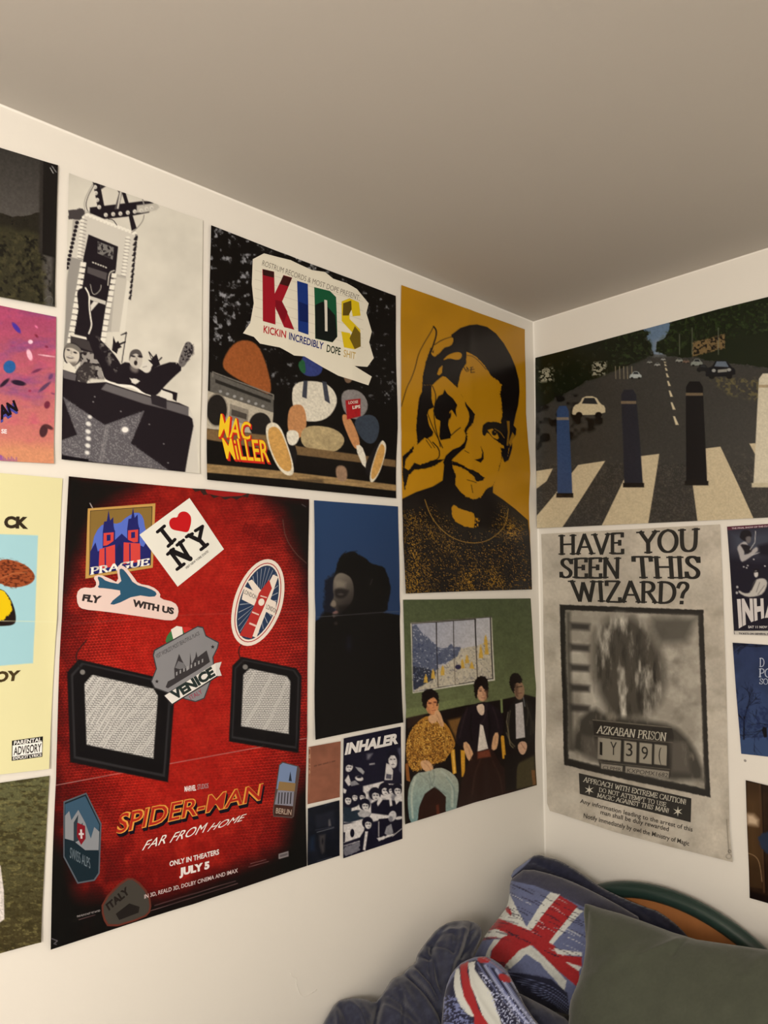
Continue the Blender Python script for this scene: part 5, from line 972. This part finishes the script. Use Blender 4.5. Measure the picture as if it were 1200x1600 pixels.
p.text('small_print', 'THE FINAL SHOW OF THE CU', [(195, 136), (640, 107), (640, 87), (195, 116)], (196, 176, 180), bold=.03)
p.text('title_lettering', 'I', [(282, 1352), (325, 1328), (304, 1008), (258, 1010)], (204, 196, 192), bold=.05)
p.text('title_lettering', 'N', [(332, 1320), (468, 1262), (455, 1005), (316, 1008)], (204, 196, 192), bold=.06)
p.text('title_lettering', 'H', [(480, 1262), (600, 1225), (590, 1003), (466, 1005)], (204, 196, 192), bold=.06)
p.text('title_lettering', 'ALER', [(608, 1225), (1080, 1180), (1080, 1000), (606, 1003)], (204, 196, 192), bold=.06)
p.text('small_print', 'SAT 11 NOV 20', [(400, 1370), (690, 1372), (690, 1342), (400, 1340)], (206, 200, 196), bold=.03)
p.text('small_print', 'TICKETS ON GENERAL S', [(282, 1448), (650, 1451), (650, 1431), (282, 1426)], (50, 44, 48), bold=.04)
p.build('concert_poster', 'dark concert poster with a drummer and large white letters, right wall')

# ===== right wall: blue bare-tree poster
p = Poster('R', [(1145.6, 1004), (1200, 1007.5), (1265, 1012)], [(1265, 1012), (1270, 1190)], [(1158.8, 1177.4), (1200, 1182), (1270, 1190)], [(1145.6, 1004), (1152, 1090), (1158.8, 1177.4)], (46, 66, 112), 'satin', seed=47, lift=.001, curl=.002)
a = p.art; a.C[:] = grad((1170, 1005), (38, 48, 78), (1170, 1170), (56, 74, 112))(a.P); a.tex(.15, 16, 3); a.Z(1130, 990, 3.72); K = (14, 17, 32)
a.poly([(90, 612), (600, 620), (600, 760), (95, 740)], (54, 72, 108), f=1)
def tree(x, y, L, ang, w_, n, seed):
    rnd = random.Random(seed)
    def br(x, y, L, ang, w_, n):
        x2 = x+L*math.sin(ang); y2 = y-L*math.cos(ang); a.line([(x, y), (x2, y2)], w_, K, f=.5, a=min(1, .65+w_*.4))
        if n > 0:
            for k in range(3): br(x2-(x2-x)*rnd.random()*.4, y2-(y2-y)*rnd.random()*.4, L*rnd.uniform(.55, .85), ang+rnd.uniform(-.95, .95), w_*.62, n-1)
    br(x, y, L, ang, w_, n)
tree(122, 612, 130, .02, 2.4, 4, 3); tree(330, 612, 120, -.1, 2, 4, 5); tree(300, 60, 110, -1.7, 1.8, 4, 8); tree(200, 40, 70, -1.9, 1.2, 4, 9); tree(400, 540, 160, -1.5, 1.2, 3, 12)
a.speck([(80, 420), (600, 420), (600, 620), (95, 610)], (30, 40, 76), 5, .5, 6, soft=.2, a=.7)
a.poly([(235, 540), (255, 548), (258, 600), (240, 604), (226, 560)], (12, 12, 20))
for w_, q in (('D', [(213, 192), (242, 192), (242, 142), (213, 142)]), ('PO', [(210, 252), (284, 254), (284, 204), (210, 203)]), ('SO', [(214, 292), (264, 295), (264, 262), (214, 260)])):
    p.text('title_lettering', w_, q, (196, 202, 214), font='serif', bold=-.03)
p.build('film_poster', 'dark blue poster of bare winter trees with white capitals, right wall')

# ===== right wall: dark room photograph
p = Poster('R', [(1166, 1218.5), (1200, 1226.6), (1280, 1246)], [(1280, 1246), (1285, 1434)], [(1172, 1402.6), (1200, 1411.5), (1285, 1438)], [(1166, 1218.5), (1172, 1402.6)], (40, 27, 19), 'satin', seed=53, lift=.001, curl=.002)
a = p.art; a.Z(1130, 990, 3.72); a.tex(.2, 20, 4)
a.poly([(140, 860), (215, 875), (230, 1480), (155, 1470)], (60, 42, 26), f=1).poly([(140, 960), (210, 960), (212, 1300), (145, 1300)], (88, 64, 38), f=16, a=.8)
a.poly([(140, 1045), (180, 1050), (210, 1080), (205, 1115), (142, 1105)], (206, 180, 150), f=4, a=.9)
a.line([(216, 872), (240, 1500)], 2.5, (76, 54, 36), f=1).line([(228, 872), (252, 1510)], 1.2, (22, 14, 10)).line([(150, 1275), (190, 1290), (215, 1330), (228, 1440)], .9, (160, 130, 96), sm=2)
a.poly([(205, 1180), (240, 1150), (300, 1160), (330, 1260), (250, 1280), (215, 1220)], (40, 48, 66), f=1.5, jit=3, js=4).poly([(150, 1490), (320, 1540), (320, 1620), (150, 1560)], (24, 16, 12), f=2)
p.build('photo_poster', 'small dark brown photograph print, lowest at the right edge near the headboard')

# ------------------------------------------------------------------ bed
MGreen = noise_mat('dark_green_enamel', (.022, .048, .040), (.018, .040, .034), 12, .05, 60, .38, .5, .0005)
MWood = noise_mat('orange_wood_panel', (.42, .17, .055), (.34, .13, .04), 8, .1, 40, .5, .4, .0005)
wt = MWood.node_tree
mp_ = wt.nodes.new('ShaderNodeMapping'); mp_.inputs['Scale'].default_value = (1, 6, .6)
tc_ = [n for n in wt.nodes if n.type == 'TEX_COORD'][0]; nn_ = [n for n in wt.nodes if n.type == 'TEX_NOISE'][0]
wt.links.new(tc_.outputs['Object'], mp_.inputs['Vector']); wt.links.new(mp_.outputs['Vector'], nn_.inputs['Vector'])
MSheet = noise_mat('pale_sheet_cotton', (.55, .54, .52), (.50, .49, .47), 60, .3, 400, .9, .1, .001)
MMatt = noise_mat('mattress_ticking', (.55, .53, .48), (.50, .48, .44), 30, .2, 200, .9, .1, .001)

def tube_path(bm, pts, r, seg=20):
    pts = [Vector(p) for p in pts]; rings = []
    up = Vector((1, 0, 0))
    for i, p in enumerate(pts):
        t = (pts[min(i+1, len(pts)-1)]-pts[max(i-1, 0)]).normalized()
        n1 = up.cross(t).normalized() if abs(up.dot(t)) < .99 else Vector((0, 1, 0)); n2 = t.cross(n1).normalized()
        rings.append([bm.verts.new(p+n1*r*math.cos(a)+n2*r*math.sin(a)) for a in [2*math.pi*k/seg for k in range(seg)]])
    for A, B in zip(rings[:-1], rings[1:]):
        for k in range(seg): bm.faces.new([A[k], A[(k+1) % seg], B[(k+1) % seg], B[k]])
    bm.faces.new(rings[0]); bm.faces.new(rings[-1])
BED_X1, HX = -.10, -.060
bed = empty('single_bed', (-1.0, -.45, 0))
tag(bed, 'single bed with an arched dark green tube headboard, pushed into the corner', 'bed')
yc, aw, bh, zc = -.452, .425, .378, .217
arc = [(HX, yc+aw*math.cos(t), zc+bh*math.sin(t)) for t in np.linspace(math.pi, 0, 56)]
bm = bmesh.new(); tube_path(bm, [(HX, yc-aw, .0)]+[(HX, yc-aw, z) for z in (.05, .1, .16)]+arc+[(HX, yc+aw, z) for z in (.16, .1, .05, .0)], .0225)
head_o = bm_obj('headboard_frame', bm, MGreen, bed, True); head_o['label'] = 'dark green tubular arch of the headboard'
bm = bmesh.new()
top = [(yc+(aw-.012)*math.cos(t), zc+(bh-.012)*math.sin(t)) for t in np.linspace(math.pi, 0, 48)]
prof = [(yc-aw+.012, .18)]+top+[(yc+aw-.012, .18)]
fv = [bm.verts.new((HX-.008, y, z)) for y, z in prof]; bv = [bm.verts.new((HX+.008, y, z)) for y, z in prof]
bm.faces.new(fv); bm.faces.new(bv[::-1])
for k in range(len(prof)): bm.faces.new([fv[k], fv[(k+1) % len(prof)], bv[(k+1) % len(prof)], bv[k]])
po = bm_obj('headboard_panel', bm, MWood, bed); po['label'] = 'orange-brown wooden panel inside the arch'
for y in (-.035, -.868):
    bm = bmesh.new(); vs = box_bm(bm, -2.02, HX-.03, y-.012, y+.012, .13, .19); bmesh.ops.bevel(bm, geom=bm.edges[:], offset=.004, segments=2, affect='EDGES')
    bm_obj('side_rail', bm, MGreen, bed)
for y in (-.035, -.868):
    bm = bmesh.new(); tube_path(bm, [(-2.03, y, z) for z in (0, .1, .2, .30)], .02); bm_obj('leg', bm, MGreen, bed, True)
bm = bmesh.new(); tube_path(bm, [(-2.03, y, .29) for y in np.linspace(-.868, -.035, 12)], .016)
bm_obj('foot_rail', bm, MGreen, bed, True)
bm = bmesh.new(); vs = box_bm(bm, -1.99, -.10, -.875, -.03, .19, .335); bmesh.ops.bevel(bm, geom=bm.edges[:], offset=.03, segments=4, affect='EDGES')
mo = bm_obj('mattress', bm, MSheet, None, True); tag(mo, 'mattress under a pale fitted sheet on the single bed', 'mattress')

# cloth surfaces: an outline laid on a leaning plane, filled and puffed out on both sides
def cloth_mat(name, bump=.35, scale=900, sheen=.3, wr=26):
    mt = print_mat(name, .92, .08); nt = mt.node_tree; b = nt.nodes['Principled BSDF']; L = nt.links.new
    tc = nt.nodes.new('ShaderNodeTexCoord'); n = nt.nodes.new('ShaderNodeTexNoise'); n.inputs['Scale'].default_value = scale; L(tc.outputs['Object'], n.inputs['Vector'])
    n2 = nt.nodes.new('ShaderNodeTexNoise'); n2.inputs['Scale'].default_value = wr; n2.inputs['Detail'].default_value = 5; L(tc.outputs['Object'], n2.inputs['Vector'])
    bp = nt.nodes.new('ShaderNodeBump'); bp.inputs['Strength'].default_value = bump; bp.inputs['Distance'].default_value = .0006; L(n.outputs['Fac'], bp.inputs['Height'])
    b2 = nt.nodes.new('ShaderNodeBump'); b2.inputs['Strength'].default_value = .35; b2.inputs['Distance'].default_value = .006; L(n2.outputs['Fac'], b2.inputs['Height'])
    L(bp.outputs['Normal'], b2.inputs['Normal']); L(b2.outputs['Normal'], b.inputs['Normal'])
    b.inputs['Sheen Weight'].default_value = sheen; b.inputs['Sheen Roughness'].default_value = .5
    return mt
MCloth = cloth_mat('woven_cotton')
def cushion(name, outline, p0, n, T, Rr, base, paint=None, folds=(), cell=.0035, back=None, lump=.006, seed=1, parent=None, k=1.0, Tb=None, sm=2, boost=None, lscale=14):
    """outline in photograph pixels, dropped onto the plane (p0, n) and built there at real size"""
    n = np.array(n, float); n /= np.linalg.norm(n); p0 = np.array(p0, float)
    if np.dot(C0-p0, n) < 0: n = -n
    e1 = np.cross([0, 0, 1.0], n); e1 /= np.linalg.norm(e1); e2 = np.cross(n, e1)
    O = chaikin(outline, sm) if sm else np.array(outline, float)
    W = px_on_plane(O, p0, n); q = np.stack([(W-p0)@e1, (W-p0)@e2], -1)
    lo = q.min(0)-cell*2; hi = q.max(0)+cell*2
    gx = np.arange(lo[0], hi[0], cell); gy = np.arange(lo[1], hi[1], cell)
    X, Yy = np.meshgrid(gx, gy); P = np.stack([X.ravel(), Yy.ravel()], -1)
    d = np.maximum(poly_sdf(P, q), (.345-(p0+P[:, :1]*e1+P[:, 1:]*e2)[:, 2])/max(e2[2], .2))
    # snap near-boundary points onto the outline
    near = (np.abs(d) < cell*.72) & (np.abs(poly_sdf(P, q)) < cell*.75)
    Pn = P[near]; best = np.full(len(Pn), 1e9); bp_ = Pn.copy()
    for i in range(len(q)):
        A, B = q[i], q[(i+1) % len(q)]; dd = B-A; t = np.clip(((Pn-A)@dd)/max(dd@dd, 1e-12), 0, 1); c = A+t[:, None]*dd
        ds = np.hypot(*(Pn-c).T); m_ = ds < best; best[m_] = ds[m_]; bp_[m_] = c[m_]
    P[near] = bp_; d[near] = 0
    nx, ny = len(gx), len(gy); idx = np.arange(nx*ny).reshape(ny, nx); ok = (d <= 1e-9).reshape(ny, nx)
    Q = np.stack([idx[:-1, :-1], idx[:-1, 1:], idx[1:, 1:], idx[1:, :-1]], -1)
    fm = ok[:-1, :-1] & ok[:-1, 1:] & ok[1:, 1:] & ok[1:, :-1]
    Q = Q[fm]
    used = np.unique(Q); remap = -np.ones(nx*ny, int); remap[used] = np.arange(len(used)); Q = remap[Q]; P = P[used]; D = np.maximum(-d[used], 0)
    s = np.clip(D/Rr, 0, 1); prof = np.sqrt(np.clip(1-(1-s)**2, 0, 1))
    base3 = p0+P[:, :1]*e1+P[:, 1:]*e2; pxs = proj(base3)
    h = T*prof
    edge = np.clip(D/.02, 0, 1)
    h = h+edge*lump*(fbm(P[:, 0]*lscale, P[:, 1]*lscale, seed, 4)-.5)*2
    for pts, wd, dp in folds:   # px polyline, half width px, depth m
        V = chaikin(pts, 2, False); dd = np.full(len(P), 1e9)
        for A, B in zip(V[:-1], V[1:]): dd = np.minimum(dd, seg_dist(pxs, A, B))
        h = h+edge*dp*np.exp(-(dd/wd)**2)
    if boost: h = h+boost(P, pxs)*edge
    front = base3+h[:, None]*n; bk = base3-((Tb if Tb is not None else T)*prof)[:, None]*n
    # stay on this side of the walls
    NV = len(P)
    V3 = np.vstack([front, bk]); V3[:, 1] = np.minimum(V3[:, 1], -.004); V3[:, 0] = np.minimum(V3[:, 0], -.004)
    FQ = np.vstack([Q, Q[:, ::-1]+NV])
    me = mesh_np(name, V3, FQ)
    art = Art(pxs, base)
    if paint: paint(art)
    Cc = np.vstack([art.C, np.tile(np.asarray(back or base, float), (NV, 1))])
    at = me.color_attributes.new('Col', 'FLOAT_COLOR', 'POINT'); at.data.foreach_set('color', np.c_[ink(np.clip(Cc, 0, 255)), np.ones(len(Cc))].astype(np.float32).ravel())
    bm = bmesh.new(); bm.from_mesh(me); bmesh.ops.remove_doubles(bm, verts=bm.verts[:], dist=2e-5); bmesh.ops.recalc_face_normals(bm, faces=bm.faces[:]); bm.to_mesh(me); bm.free()
    return link(name, me, MCloth, parent, True)
NAVY = (44, 45, 60); RED = (150, 42, 44); WHT = (194, 193, 184); BLU = (96, 101, 130); DK = (40, 40, 56)
Nr = np.array([-.74, -.34, .42])
# navy pillow behind
def pnavy(a):
    a.tex(.16, 5, 3); a.line([(806, 1352), (838, 1350), (880, 1370), (930, 1392), (1000, 1420)], 1.0, (96, 96, 112), a=.4)
    a.Z(680, 1320, 3.75)
    a.poly([(430, 165), (590, 40), (560, 100), (530, 130), (455, 195)], (112, 118, 146), f=.7)
o = cushion('pillow', [(797, 1364), (820, 1347), (838, 1334), (856, 1340), (872, 1343), (905, 1362), (938, 1386), (975, 1404), (1010, 1418), (1030, 1424), (1062, 1448), (1082, 1470), (1100, 1640), (960, 1700), (800, 1640), (790, 1480), (803, 1382)],
    (-.17, -.16, .55), (-.86, -.30, .36), .045, .14, NAVY, pnavy, [([(835, 1345), (900, 1385), (1000, 1435)], 5, -.006), ([(850, 1365), (930, 1400), (1040, 1450)], 7, .008), ([(1000, 1420), (1050, 1465)], 5, -.006)], lump=.006, seed=3, Tb=.03, sm=1)
tag(o, 'navy pillow tucked in the corner behind the flag pillow', 'pillow')

def pflag(a):
    a.Z(680, 1320, 3.75)
    a.tex(.08, 4, 2)
    a.poly([(440, 150), (600, 40), (800, 160), (1300, 420), (1300, 470), (870, 372), (740, 310), (600, 255), (450, 215)], (64, 63, 76), f=.7)
    a.poly([(440, 150), (600, 40), (700, 90), (1300, 400), (1300, 450), (940, 280), (780, 190), (640, 120), (560, 120), (480, 190)], (48, 48, 62), f=2)
    a.line([(600, 130), (700, 160), (830, 240), (960, 290), (1200, 380)], .8, (104, 102, 112), a=.6, sm=1)
    a.poly([(440, 218), (600, 252), (740, 308), (880, 375), (880, 900), (800, 1200), (60, 1200), (40, 900), (260, 560), (400, 390)], BLU, f=.6)
    w = WHT
    # white then red cross bars
    a.poly([(690, 290), (745, 305), (610, 520), (555, 500)], w, jit=1, js=3).poly([(840, 380), (880, 400), (700, 610), (690, 580)], w, jit=1, js=3)
    a.poly([(745, 308), (850, 372), (690, 585), (585, 520)], RED, jit=.8, js=3)
    a.poly([(430, 290), (440, 285), (555, 480), (585, 515), (340, 440), (425, 360)], w, jit=1.2, js=3).poly([(410, 375), (440, 365), (470, 410), (460, 425)], RED, jit=1, js=2)
    a.poly([(335, 440), (380, 435), (585, 515), (720, 600), (860, 720), (870, 850), (740, 740), (600, 600), (525, 600), (440, 540), (290, 520)], RED, jit=.8, js=3)
    a.poly([(290, 510), (380, 500), (470, 540), (420, 560), (330, 545), (270, 550)], w, jit=1.6, js=2).poly([(270, 545), (380, 545), (400, 555), (265, 565)], RED, jit=1, js=2, a=.7)
    a.poly([(400, 560), (470, 530), (600, 600), (525, 640), (430, 730), (380, 700), (345, 680), (360, 610)], RED, jit=.8, js=3)
    a.poly([(365, 560), (405, 562), (350, 630), (345, 690), (312, 670), (330, 620)], w, jit=1, js=3)
    a.poly([(525, 625), (590, 598), (640, 640), (700, 700), (790, 800), (775, 860), (690, 760), (620, 690), (570, 650), (470, 730), (420, 760), (440, 710)], w, jit=1, js=3)
    a.poly([(720, 615), (880, 640), (880, 660), (740, 650)], w).poly([(745, 652), (880, 665), (880, 720), (830, 710)], RED, jit=.6).poly([(780, 690), (880, 722), (860, 745)], w, jit=.6)
    a.poly([(560, 650), (640, 700), (700, 780), (540, 740), (450, 755)], BLU, jit=1)
    a.poly([(410, 750), (560, 760), (700, 790), (790, 870), (800, 1000), (720, 940), (600, 870), (460, 800)], DK, f=.8, jit=1).poly([(455, 800), (620, 870), (780, 960), (800, 1100), (560, 1000), (500, 900)], (46, 46, 62), f=1)
    for k in range(16):   # brushed dark and pale streaks
        t = k/15; y = 760+t*150
        a.line([(430+k*14, y-10), (560+k*10, y+20), (700+k*4, y+60+t*30), (790, y+130)], .6+(k % 3)*.3, (112, 118, 150) if k % 2 else (30, 30, 44), sm=2, f=.5)
    rnd = random.Random(4)
    for k in range(70):
        x = rnd.uniform(420, 860); y = 225+rnd.random()**1.3*330+(x-440)*.35; L = rnd.uniform(30, 110)
        a.line([(x, y), (x+L*.5, y+L*.2), (x+L, y+L*.5)], rnd.uniform(.4, 1.1), rnd.choice([(34, 34, 48), (34, 34, 48), (44, 40, 54), (190, 190, 190)]), a=.85, f=.4, sm=1)
    for k in range(30):
        x = rnd.uniform(290, 480); y = rnd.uniform(400, 560); L = rnd.uniform(30, 80)
        a.line([(x, y), (x+L, y+L*.2)], rnd.uniform(.4, .9), (44, 38, 50), a=.8, f=.4)
    for k in range(10): a.line([(300+k*10, 660+k*6), (440+k*4, 700+k*5)], .6, (40, 34, 44), a=.8, f=.4)
    a.tex(.07, 2, 9)
o = cushion('pillow', [(797, 1376), (806, 1368), (822, 1356), (870, 1368), (905, 1382), (960, 1410), (1010, 1440), (1000, 1560), (960, 1700), (820, 1740), (720, 1700), (700, 1640), (716, 1560), (724, 1530), (745, 1485), (762, 1455), (778, 1436), (792, 1418), (796, 1400)],
    (-.30, -.25, .52), Nr, .075, .17, BLU, pflag, cell=.0024, folds= [([(795, 1380), (870, 1400), (950, 1440)], 6, -.004), ([(745, 1495), (800, 1530), (840, 1600)], 5, -.010), ([(730, 1510), (790, 1545), (820, 1600)], 7, .008), ([(770, 1450), (840, 1470), (900, 1540)], 12, .006)], lump=.008, seed=5, back=NAVY, sm=1, Tb=.03)
tag(o, 'pillow printed with a brushed red, white and blue flag, leaning in the corner', 'pillow')

# olive pillow in front
def polive(a):
    a.tex(.05, 3, 4); a.tex(.05, 26, 6)
o = cushion('pillow', [(911, 1411), (925, 1414), (935, 1418), (980, 1430), (1076, 1466), (1130, 1474), (1200, 1484), (1275, 1494), (1340, 1502), (1390, 1520), (1400, 1600), (1395, 1700), (1360, 1790), (1250, 1790), (1100, 1780), (960, 1770), (900, 1760), (893, 1680), (889, 1620), (890, 1568), (902, 1540), (914, 1500), (916, 1470)],
    (-.42, -.50, .50), (-.80, -.22, .55), .085, .16, (72, 74, 62), polive, [([(925, 1415), (920, 1470), (905, 1540)], 4, -.007), ([(1074, 1468), (1050, 1485), (1010, 1505)], 5, .008), ([(1076, 1470), (1060, 1500)], 5, -.006), ([(1060, 1480), (980, 1500), (930, 1540)], 12, .006), ([(1200, 1490), (1170, 1530)], 14, .006)], lump=.008, lscale=7, seed=9, sm=1, Tb=.02)
tag(o, 'plain olive green pillow at the front, leaning on the flag pillow', 'pillow')

# crumpled navy duvet heap along the left wall with its printed side folded up
def pduv(a):
    a.tex(.10, 6, 3); a.tex(.06, 2, 5)
    a.speck([(400, 1400), (900, 1400), (900, 1900), (400, 1900)], (70, 72, 86), 9, .56, 3, soft=.2, a=.5, o=4)
    a.Z(490, 1420, 4.138)
    for q in ([(470, 520), (580, 550)], [(430, 570), (500, 580), (640, 680)], [(800, 170), (900, 145), (1000, 165), (1060, 200)], [(880, 250), (980, 260)], [(560, 430), (620, 470)], [(400, 610), (360, 745)]):
        a.line(q, .8, (98, 100, 112), a=.55, sm=2, f=1)
fold = [([(594, 1559), (585, 1600), (570, 1680)], 5, -.022), ([(630, 1522), (668, 1560), (700, 1620)], 4, -.018), ([(640, 1516), (680, 1555), (720, 1620)], 8, .014), ([(652, 1494), (668, 1502)], 4, -.014), ([(668, 1468), (680, 1520), (690, 1600)], 5, -.010), ([(700, 1470), (695, 1530), (705, 1600)], 7, .010),
        ([(612, 1534), (640, 1570), (665, 1620)], 9, .010), ([(750, 1458), (735, 1480), (715, 1500), (700, 1540)], 5, -.012), ([(604, 1556), (625, 1570), (650, 1600)], 4, -.008), ([(530, 1572), (545, 1600), (550, 1640)], 5, -.008), ([(690, 1455), (735, 1462)], 5, .006), ([(560, 1562), (575, 1590)], 6, .006), ([(724, 1450), (712, 1500)], 6, .007)]
fold += [([(700, 1445), (672, 1480), (668, 1530), (690, 1590)], 4, -.012), ([(720, 1442), (716, 1480), (700, 1520), (712, 1580)], 5, .010), ([(735, 1445), (728, 1470), (718, 1500)], 3, -.010), ([(670, 1500), (676, 1550), (705, 1610)], 4, .010), ([(648, 1515), (690, 1570), (720, 1640)], 3, -.012), ([(618, 1535), (630, 1565), (626, 1610)], 4, -.010), ([(545, 1565), (562, 1580), (572, 1610)], 3, .008), ([(525, 1580), (530, 1600), (520, 1640)], 4, .008), ([(600, 1575), (640, 1600), (660, 1640)], 4, .008), ([(685, 1462), (700, 1458), (730, 1466)], 3, .006), ([(668, 1480), (690, 1484), (705, 1495)], 3, -.008)]
fold = [(a_, b_, c_*1.5) for a_, b_, c_ in fold]
# the body of the duvet, lying rumpled on the mattress
bx = np.linspace(-1.62, -.50, 170); by = np.linspace(-.80, -.02, 120); BX, BY = np.meshgrid(bx, by)
ex = np.clip(np.minimum(BX+1.62, -.50-BX)/.16, 0, 1); ey = np.clip(np.minimum(BY+.80, -.02-BY)/.14, 0, 1); env = np.sqrt(np.clip(1-(1-np.minimum(ex, ey))**2, 0, 1))
wr = fbm(BX*7+BY*2, BY*4, 3, 4)-.5; wr2 = np.abs(fbm(BX*9, BY*6+BX*3, 7, 3)-.5)
BZ = .338+env*(.075+.05*np.exp(-((BX+.85)/.3)**2-((BY+.35)/.22)**2)+.09*wr-.05*wr2)
BZ = np.maximum(BZ, .337)
nb = BX.size; idb = np.arange(nb).reshape(BX.shape)
Qb = np.stack([idb[:-1, :-1], idb[:-1, 1:], idb[1:, 1:], idb[1:, :-1]], -1).reshape(-1, 4)
Vb = np.vstack([np.stack([BX, BY, BZ], -1).reshape(-1, 3), np.stack([BX, BY, np.full_like(BX, .3362)], -1).reshape(-1, 3)])
meb = mesh_np('duvet', Vb, np.vstack([Qb, Qb[:, ::-1]+nb]))
ab = meb.color_attributes.new('Col', 'FLOAT_COLOR', 'POINT'); ab.data.foreach_set('color', np.tile(np.r_[ink((50, 51, 64)), 1], (2*nb, 1)).astype(np.float32).ravel())
duvet = link('duvet', meb, MCloth, None, True)
tag(duvet, 'crumpled dark blue-grey duvet bunched up against the left wall', 'duvet')
o = cushion('bunched_edge', [(480, 1720), (490, 1640), (504.5, 1600), (514, 1582), (526, 1565), (538, 1561), (550.4, 1559), (570, 1560), (586, 1567), (594, 1557.7), (603, 1545), (610.8, 1531), (620, 1526), (630, 1522.7), (636, 1513), (649.5, 1504.6), (651, 1492.5), (660, 1480), (668.8, 1468), (683, 1451), (702.7, 1440), (726.8, 1438), (744, 1442), (753.4, 1452), (753, 1464), (746, 1478), (738, 1500), (760, 1530), (830, 1560), (900, 1600), (960, 1700), (900, 1780), (600, 1820)],
    (-.72, -.14, .47), (-.52, -.62, .58), .060, .075, (50, 51, 64), pduv, fold, lump=.013, seed=12, lscale=16, sm=1, Tb=.02)
o.parent = duvet
def pfold(a):
    a.C[:] = np.array(BLU); a.Z(680, 1320, 3.75); a.tex(.1, 3, 3)
    a.poly([(240, 680), (400, 760), (470, 860), (520, 950), (700, 1100), (700, 1300), (0, 1300), (40, 900), (150, 720)], (42, 42, 60), f=1)
    rnd = random.Random(8)
    a.poly([(120, 740), (150, 720), (160, 830), (200, 930), (260, 1000), (250, 1030), (180, 990), (120, 880)], WHT, jit=.8, sm=1)
    a.poly([(150, 710), (200, 690), (200, 760), (240, 880), (270, 980), (330, 1060), (450, 1300), (250, 1200), (240, 1010), (180, 900)], RED, jit=.8, js=3)
    a.poly([(200, 700), (240, 690), (240, 740), (300, 830), (340, 880), (370, 970), (400, 1060), (540, 1300), (420, 1200), (290, 1010), (260, 930), (220, 830)], WHT, jit=.8, js=3)
    for k in range(9):
        o_ = k*24
        a.line([(255+o_*.9, 700+o_*.35), (300+o_, 770+o_*.5), (360+o_, 860+o_*.5), (440+o_, 960+o_*.6), (560+o_, 1090+o_*.6)], 2.2+(k % 3)*1.1, [(110, 116, 154), (36, 36, 54), (150, 156, 184)][k % 3], sm=2, f=.6, a=.9)
    a.speck([(260, 740), (520, 950), (700, 1150), (440, 1150)], (176, 180, 204), 1.6, .58, 4, soft=.1, f=2)
    a.poly([(250, 665), (290, 655), (330, 680), (320, 700), (260, 700)], RED, jit=1, sm=1).poly([(370, 760), (440, 770), (455, 815), (390, 810)], RED, jit=1, sm=1)
    a.speck([(40, 880), (130, 900), (240, 1060), (200, 1200), (60, 1100)], (112, 118, 156), 3, .48, 7, soft=.1, sy=2)
    a.line([(250, 655), (330, 690), (410, 755)], 1.2, (150, 110, 116), sm=1)
o2 = cushion('printed_fold', [(752, 1494), (765, 1495), (790, 1512), (805, 1540), (825, 1580), (858, 1620), (890, 1740), (840, 1900), (700, 1860), (685, 1700), (691, 1570), (700, 1530), (715, 1508), (735, 1497)],
    (-.60, -.36, .55), (-.70, -.45, .55), .05, .09, BLU, pfold, cell=.0024, folds= [([(756, 1500), (790, 1560), (830, 1620)], 6, -.006), ([(730, 1510), (745, 1560), (780, 1610)], 6, .006)], lump=.005, seed=15, sm=1, parent=None, Tb=.02, back=NAVY)
o2['label'] = 'flag-printed side of the duvet folded up'
o2.parent = duvet; o2.name = 'printed_fold'

# loose thread on the wall, screw plug
Zt = [(400, 145), (428, 200), (465, 205), (475, 235), (468, 270), (490, 320), (500, 380), (540, 425), (590, 420), (650, 390), (710, 345)]
pts = [(400+x/7.5, 1500+y/7.5) for x, y in Zt]; pts = chaikin(pts, 2, False); uvp = px2uv('L', pts)
bm = bmesh.new(); tube_path(bm, [(u, -.0007, z) for u, z in uvp], .0007, 6)
t_o = bm_obj('loose_thread', bm, MT, None, True); tag(t_o, 'pale curled hair-thin thread stuck to the left wall above the duvet', 'thread')
uvp = px2uv('R', [(1164.6, 1188.5)])[0]
bm = bmesh.new(); bmesh.ops.create_uvsphere(bm, u_segments=16, v_segments=8, radius=.0035)
for v in bm.verts: v.co = Vector((v.co.x*.5-.0012, v.co.y+uvp[0], v.co.z+uvp[1]))
t_o = bm_obj('wall_plug', bm, noise_mat('grey_plastic', (.32, .31, .30)), None, True); tag(t_o, 'tiny grey plug in the right wall below the blue tree poster', 'wall plug')
